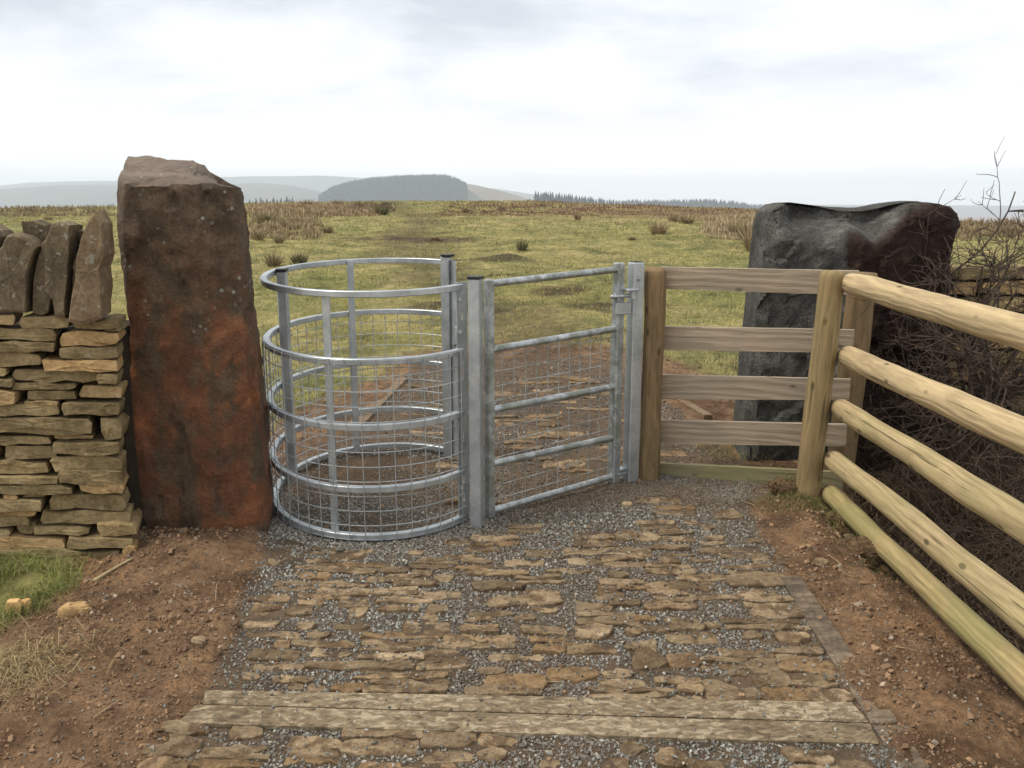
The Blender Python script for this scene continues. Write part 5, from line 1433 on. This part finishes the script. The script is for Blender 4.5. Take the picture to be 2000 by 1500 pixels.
def rough_band():
    # rough rushes and heather that read as one mass along the crest
    V = []; Fs = []; C = []; off = 0
    def add(n, fx, fy, h, wd, c0, c1, sp=0.5):
        nonlocal off
        px = fx(n); py = fy(n); P = ground_hits(px, py)
        nb = 16; m = n * nb; s = np.repeat(P[:, 1] * 0.008 * sp, nb)
        x = np.repeat(P[:, 0], nb) + rng.normal(0, 1, m) * s; y = np.repeat(P[:, 1], nb) + rng.normal(0, 1, m) * s
        hh_ = np.repeat(h * P[:, 1] / F, nb) * rng.uniform(0.5, 1.3, m)
        t_ = rng.random((m, 1)); c = (np.array(c0) * t_ + np.array(c1) * (1 - t_)) * rng.uniform(0.7, 1.2, (m, 1))
        v, f, cc = blades('', np.stack([x, y, ground_z(x, y) - 0.03], 1), hh_, np.repeat(wd * P[:, 1] / F, nb), rng.uniform(0.05, 0.6, m), c, None, '', '')
        V.append(v); Fs.append(f + off); C.append(cc); off += len(v)
    U = rng.uniform
    add(420, lambda n: U(490, 735, n), lambda n: U(403, 424, n), 9, 2.6, (0.46, 0.335, 0.20), (0.25, 0.18, 0.10))
    add(160, lambda n: U(690, 760, n), lambda n: U(402, 416, n), 8, 2.6, (0.12, 0.10, 0.05), (0.19, 0.14, 0.08))
    add(420, lambda n: U(860, 1500, n), lambda n: U(396, 424, n), 4.5, 2.6, (0.27, 0.165, 0.10), (0.16, 0.095, 0.06), 0.9)
    add(200, lambda n: U(488, 620, n), lambda n: U(420, 470, n), 14, 2.5, (0.42, 0.31, 0.18), (0.24, 0.19, 0.10))
    add(260, lambda n: U(1380, 1510, n), lambda n: U(425, 470, n), 11, 2.2, (0.48, 0.37, 0.23), (0.30, 0.23, 0.13), 0.8)
    add(160, lambda n: U(1845, 2050, n), lambda n: U(440, 470, n), 14, 2.5, (0.32, 0.23, 0.13), (0.20, 0.15, 0.08))
    add(140, lambda n: U(-60, 225, n), lambda n: U(408, 425, n), 8, 2.5, (0.33, 0.25, 0.14), (0.20, 0.16, 0.08))
    o = new_obj('rough_moor', np.concatenate(V), np.concatenate(Fs), M['blade'], attrs={'col': np.concatenate(C)})
    tag(o, 'straw and russet rough grass massed along the skyline of the moor', 'rough grass', kind='stuff')
rough_band()

# ------------------------------------------------------------------ thorn bush, brambles
def branch_mesh(seed, base, n_main, length, up, spread, depth=4, r0=0.012, gnarl=0.35):
    rr = np.random.default_rng(seed); mb = MB()
    def grow(p, d, L, r, lev):
        n = 5; P = [p]; dd = d.copy()
        for k in range(n):
            dd = dd + rr.normal(0, gnarl / n * 1.6, 3) + np.array((0, 0, 0.03)); dd /= np.linalg.norm(dd); P.append(P[-1] + dd * L / n)
        P = np.array(P); mb.tube(P, np.linspace(r, r * 0.55, n + 1), 4 if lev else 6, False)
        if lev < depth:
            for _ in range(rr.integers(2, 5)):
                k = rr.integers(1, n + 1); nd = P[k] - P[k - 1]; nd /= np.linalg.norm(nd)
                ax = rr.normal(0, 1, 3); ax -= ax.dot(nd) * nd; ax /= np.linalg.norm(ax)
                a_ = rr.uniform(0.5, 1.25); grow(P[k], nd * math.cos(a_) + ax * math.sin(a_), L * rr.uniform(0.45, 0.75), max(r * 0.55, 0.0021), lev + 1)
    for k in range(n_main):
        d = np.array((rr.normal(0, spread), rr.normal(0, spread), up)); d /= np.linalg.norm(d)
        grow(np.array(base) + rr.normal(0, 0.06, 3) * (1, 1, 0.2), d, length * rr.uniform(0.7, 1.2), r0, 0)
    return mb
bx_, by_ = 2.60, 4.72
b_ = tag(empty('thorn_bush', (bx_, by_, 0.0)), 'bare twiggy thorn bush rising at the right edge beside the boulder', 'bush')
mb = MB(); mb.tube([(bx_, by_, -0.2), (bx_ + 0.03, by_, 0.25), (bx_ - 0.02, by_, 0.55)], [0.035, 0.028, 0.02], 8, False); mb.build('trunk', M['twig'], b_, smooth=True)
branch_mesh(5, (bx_, by_, 0.40), 16, 0.66, 1.05, 0.40, 4, 0.012).build('branches', M['twig'], b_)
b2 = tag(empty('thorn_bush', (2.75, 4.6, -0.1)), 'lower sprawl of dark thorn twigs under the right-hand bush behind the rails', 'bush')
branch_mesh(8, (2.50, 4.70, 0.25), 11, 0.44, 0.45, 0.7, 4, 0.007).build('branches', M['twig'], b2)
def brambles():
    mb = MB(); rr = np.random.default_rng(17)
    for k in range(520):
        x = rr.uniform(1.85, 3.2); y = rr.uniform(3.0, 5.25); z = gz(x, y) + rr.uniform(-0.02, 0.05)
        a = rr.uniform(0, 2 * np.pi); L = rr.uniform(0.3, 1.1); n = 9
        rise = rr.uniform(0.1, 0.75) * (0.5 + 0.5 * (y > 4)) * (1.0 if x > 2.1 else 0.35)
        t_ = np.linspace(0, 1, n)
        P = np.stack([x + np.cos(a) * L * t_ + np.cumsum(rr.normal(0, 0.018, n)), y + np.sin(a) * L * t_ * 0.6 + np.cumsum(rr.normal(0, 0.015, n)), z + rise * (4 * t_ * (1 - t_ * 0.72)) * 0.6 + np.cumsum(rr.normal(0, 0.015, n))], 1)
        P = P[(P[:, 0] > 1.80) & (P[:, 1] < 5.42)]
        if len(P) < 3: continue
        mb.tube(P, np.linspace(rr.uniform(0.0015, 0.0045), 0.001, len(P)), 4, False)
        for q in range(rr.integers(1, 5)):
            i = rr.integers(0, len(P)); d = rr.normal(0, 1, 3); d /= np.linalg.norm(d); l2 = rr.uniform(0.06, 0.28)
            m1 = P[i] + d * l2 * 0.5 + rr.normal(0, 0.015, 3)
            mb.tube([P[i], m1, P[i] + d * l2], [0.002, 0.0015, 0.0008], 3, False)
    o = mb.build('brambles', M['cane'])
    tag(o, 'tangle of brown bramble canes behind the pole fence', 'brambles', kind='stuff')
    n = 5200; x = rr.uniform(1.78, 3.4, n); y = rr.uniform(2.4, 5.2, n)
    c = np.array([0.15, 0.10, 0.058]) * rr.uniform(0.35, 1.3, (n, 1))
    v, f, cc = blades('', np.stack([x, y, ground_z(x, y)], 1), rr.uniform(0.02, 0.10, n), rr.uniform(0.003, 0.012, n), rr.uniform(1, 3, n), c, None, '', '')
    tag(new_obj('leaf_litter', v, f, M['blade'], attrs={'col': cc}), 'dead brown stalks and leaf litter in the hollow behind the pole fence', 'leaf litter', kind='stuff')
brambles()
# broken branch stub and one cane reaching through the rails
stick('stick', [(1850, 1010), (1880, 985), (1905, 965)], 0.02, M['twig'], 'thick dead branch lying behind the lower pole rails', lift=0.05)

# ------------------------------------------------------------------ far hills, woods, conifers
def ridge_mesh(name, D, sil, depth, mat, label, base=-40, n=160, amp=1.0, seed=0):
    xs_px = np.linspace(sil[0][0], sil[-1][0], n); py = np.interp(xs_px, [s[0] for s in sil], [s[1] for s in sil])
    ts = np.linspace(-1, 1, 25); V = []
    for px, p_ in zip(xs_px, py):
        c = pd(px, p_, D)
        for t_ in ts:
            q = (1 - t_ ** 2) ** 1.2 if abs(t_) < 1 else 0
            y = D + t_ * depth; x = c[0] * (y / D) if t_ < 0 else c[0] * (1 + 0.5 * t_ * depth / D)
            V.append((x, y, base + (c[2] - base) * q))
    V = np.array(V); m = len(ts)
    V[:, 2] += amp * fbm2(V[:, 0], V[:, 1], D * 0.04, 4, 0.5, seed) * D * 0.0010
    i = (np.arange(n - 1)[:, None] * m + np.arange(m - 1)[None]).ravel()
    f = np.stack([i, i + m, i + m + 1, i + 1], 1)
    return tag(new_obj(name, V, f, mat, smooth=True), label, 'hill', kind='structure'), V
ridge_mesh('far_ridge', 5200, [(-900, 372), (-200, 366), (0, 363), (60, 357), (140, 354), (240, 354), (360, 349), (480, 345), (600, 343), (690, 346), (800, 352), (950, 366), (1100, 388), (1400, 398), (2000, 402), (3000, 404)], 900, M['ridge'], 'palest far ridge fading into haze behind everything')
ridge_mesh('middle_ridge', 3300, [(-900, 384), (-100, 378), (30, 368), (100, 362), (200, 360), (300, 363), (430, 360), (520, 357), (570, 362), (640, 376), (760, 396), (900, 404)], 500, M['ridge'], 'blue hazy ridge low on the left behind the coping and gatepost', seed=4)
ridge_mesh('grassy_hill', 2250, [(600, 404), (760, 384), (850, 362), (895, 357), (930, 362), (985, 375), (1035, 389), (1100, 401), (1200, 410)], 260, M['hill'], 'hazy bare grass hill sloping down right of the wooded hill', seed=7)
WH = [(612, 396), (625, 389), (645, 376), (680, 364), (725, 356), (780, 352), (845, 350), (872, 351), (890, 356), (906, 364), (922, 374), (940, 386), (958, 402)]
wh, WV = ridge_mesh('wooded_hill', 2000, WH, 200, M['ridge'], 'round-backed hill under the dark conifer plantation on the skyline', seed=9)
def spruce(h=1.0, tiers=9, seed=0):
    """unit spruce: drooping ragged tiers round a stem; returns crown and trunk"""
    rr = np.random.default_rng(seed); V = []; f = []; n = 0
    for k in range(tiers):
        z0 = 0.10 + 0.86 * k / tiers; z1 = z0 + 1.7 / tiers * 0.86; r = 0.20 * (1 - k / tiers) ** 0.85 + 0.012
        m = 9; ring = []
        for i in range(m):
            a = 2 * math.pi * i / m + rr.uniform(-0.2, 0.2); q = r * (rr.uniform(0.55, 1.15) if i % 2 else rr.uniform(0.35, 0.8))
            ring.append((q * math.cos(a), q * math.sin(a), z0 - rr.uniform(0, 0.045)))
        V += ring + [(rr.normal(0, 0.004), rr.normal(0, 0.004), min(z1, 1.0))]
        for i in range(m): f.append((n + i, n + (i + 1) % m, n + m))
        n += m + 1
    return np.array(V), f
SPR = [spruce(seed=s_) for s_ in range(5)]
SPM = []
for V, f in SPR:
    me = bpy.data.meshes.new('crown'); me.from_pydata([tuple(v) for v in V], [], f); me.materials.append(M['conifer']); me.update(); SPM.append(me)
mb = MB(); mb.tube([(0, 0, -0.05), (0, 0, 0.5)], [0.018, 0.010], 6, False)
tme = bpy.data.meshes.new('trunk'); tme.from_pydata([tuple(v) for v in np.concatenate(mb.v)], [], mb.f); tme.materials.append(M['bark'])
ORD = 'first second third fourth fifth sixth seventh eighth ninth tenth eleventh twelfth thirteenth fourteenth fifteenth sixteenth seventeenth eighteenth nineteenth twentieth twenty-first'.split()
def tree(px, pytop, D, hm, label, group, wide=1.0):
    c = pd(px, pytop, D); root = empty('conifer_tree', (c[0], D, c[2] - hm))
    root.scale = (hm * wide, hm * wide, hm); root.rotation_euler = (0, 0, random.uniform(0, 6.28))
    for nm, me in (('crown', random.choice(SPM)), ('trunk', tme)):
        o = bpy.data.objects.new(nm, me); COL.objects.link(o); o.parent = root
    tag(root, label, 'tree', group)
for i, (px, py) in enumerate([(487, 388), (494, 391), (500, 386), (509, 384), (514, 389), (521, 387), (528, 390), (534, 384), (541, 388), (549, 385), (555, 389), (560, 382), (566, 387), (571, 384), (578, 390), (585, 391), (593, 394)]):
    tree(px, py, 900, 17, 'dark skyline spruce, %s from the tall gatepost in the row on its right' % ORD[i], 'spruces right of the gatepost', 1.5)
for i, px in enumerate(np.arange(92, 226, 6.5)):
    tree(px + random.uniform(-2, 2), 402 - 6 * (px - 92) / 133 + random.uniform(-2, 2), 1300, 22, 'small hazy spruce, %s from the left in the row above the coping stones' % ORD[i], 'spruces left of the gatepost', 1.5)
tree(52, 403, 1300, 16, 'lone tiny spruce at far left of the skyline row', 'spruces left of the gatepost')
for px in np.arange(1047, 1226, 4.2):
    y = np.interp(px, [1047, 1070, 1100, 1150, 1226], [373, 373, 376, 383, 392])
    tree(px + random.uniform(-1.5, 1.5), y + random.uniform(-1.5, 3), 1250, 24, 'hazy conifer in the wood edge right of the grassy hill', 'conifers at the wood edge', 1.35)
ridge_mesh('low_hill', 1700, [(1080, 408), (1220, 400), (1300, 400), (1380, 398), (1430, 402), (1470, 408), (1520, 418), (1600, 430)], 160, M['ridge'], 'low hazy hill under the faint wood left of the boulder', seed=12)
def forest(name, hill, D, x0, x1, n, hm, depth, label, jag):
    rr = np.random.default_rng(33); Vs = []; Fs = []; off = 0
    for k in range(n):
        px = rr.uniform(x0, x1); t_ = rr.uniform(-0.85, 0.25)
        c = pd(px, np.interp(px, [s[0] for s in hill], [s[1] for s in hill]), D); y = D + t_ * depth
        q = (1 - t_ ** 2) ** 1.2; z = -40 + (c[2] + 40) * q; x = c[0] * (y / D) if t_ < 0 else c[0] * (1 + 0.5 * t_ * depth / D)
        h = hm * rr.uniform(0.45, 1.35)
        a = np.arange(5) * 2 * np.pi / 5 + rr.uniform(0, 6)
        V = np.concatenate([np.stack([x + h * 0.24 * np.cos(a), y + h * 0.24 * np.sin(a), np.full(5, z - 1.5)], 1), [[x, y, z + h]]])
        Vs.append(V); Fs += [(off + i, off + (i + 1) % 5, off + 5) for i in range(5)]; off += 6
    o = new_obj(name, np.concatenate(Vs), np.array(Fs), M['conifer'])
    tag(o, label, 'wood', kind='stuff')
forest('conifer_plantation', WH, 2000, 622, 912, 7000, 10.0, 200, 'dense dark conifer plantation covering the round-backed hill', 1)
forest('far_wood', [(1220, 400), (1300, 400), (1380, 398), (1430, 402), (1470, 408), (1500, 413)], 1700, 1215, 1490, 1500, 9.0, 160, 'faint hazy wood on the low hill left of the boulder', 1)
# young conifers dotted along the brow of the moor
for i, (px, py, hp_) in enumerate([(1035, 388, 9), (1083, 389, 6), (1128, 391, 9), (1160, 394, 5), (1203, 393, 8), (1268, 398, 9), (1278, 399, 7), (1302, 401, 5), (1372, 400, 10), (1383, 404, 6), (1405, 405, 7), (1418, 406, 5), (1890, 431, 6), (1905, 433, 5)]):
    D = 95 if px < 1500 else 60
    c = pd(px, py, D); hm = (hp_ + 8) / F * D
    tree(px, py, D, hm, 'small dark conifer on the brow of the moor, %s from the left' % ORD[i], 'young conifers on the brow', 1.3)

# ------------------------------------------------------------------ haze
def haze():
    x, y0, y1, z0, z1 = 7500, -90, 7400, -46, 215
    V = [(-x, y0, z0), (x, y0, z0), (x, y1, z0), (-x, y1, z0), (-x, y0, z1), (x, y0, z1), (x, y1, z1), (-x, y1, z1)]
    f = [(0, 3, 2, 1), (4, 5, 6, 7), (0, 1, 5, 4), (1, 2, 6, 5), (2, 3, 7, 6), (3, 0, 4, 7)]
    m = bpy.data.materials.new('haze'); m.use_nodes = True; nt = m.node_tree; nt.nodes.clear()
    o_ = nt.nodes.new('ShaderNodeOutputMaterial'); v = nt.nodes.new('ShaderNodeVolumePrincipled')
    v.inputs['Color'].default_value = (0.80, 0.91, 1.0, 1); v.inputs['Density'].default_value = 0.00028
    v.inputs['Anisotropy'].default_value = 0.0
    nt.links.new(v.outputs[0], o_.inputs['Volume'])
    tag(new_obj('haze', np.array(V, float), f, m), 'pale blue winter haze over the moor and far hills', 'haze', kind='stuff')
haze()
for o in bpy.data.objects:
    if '_b' in o: del o['_b']
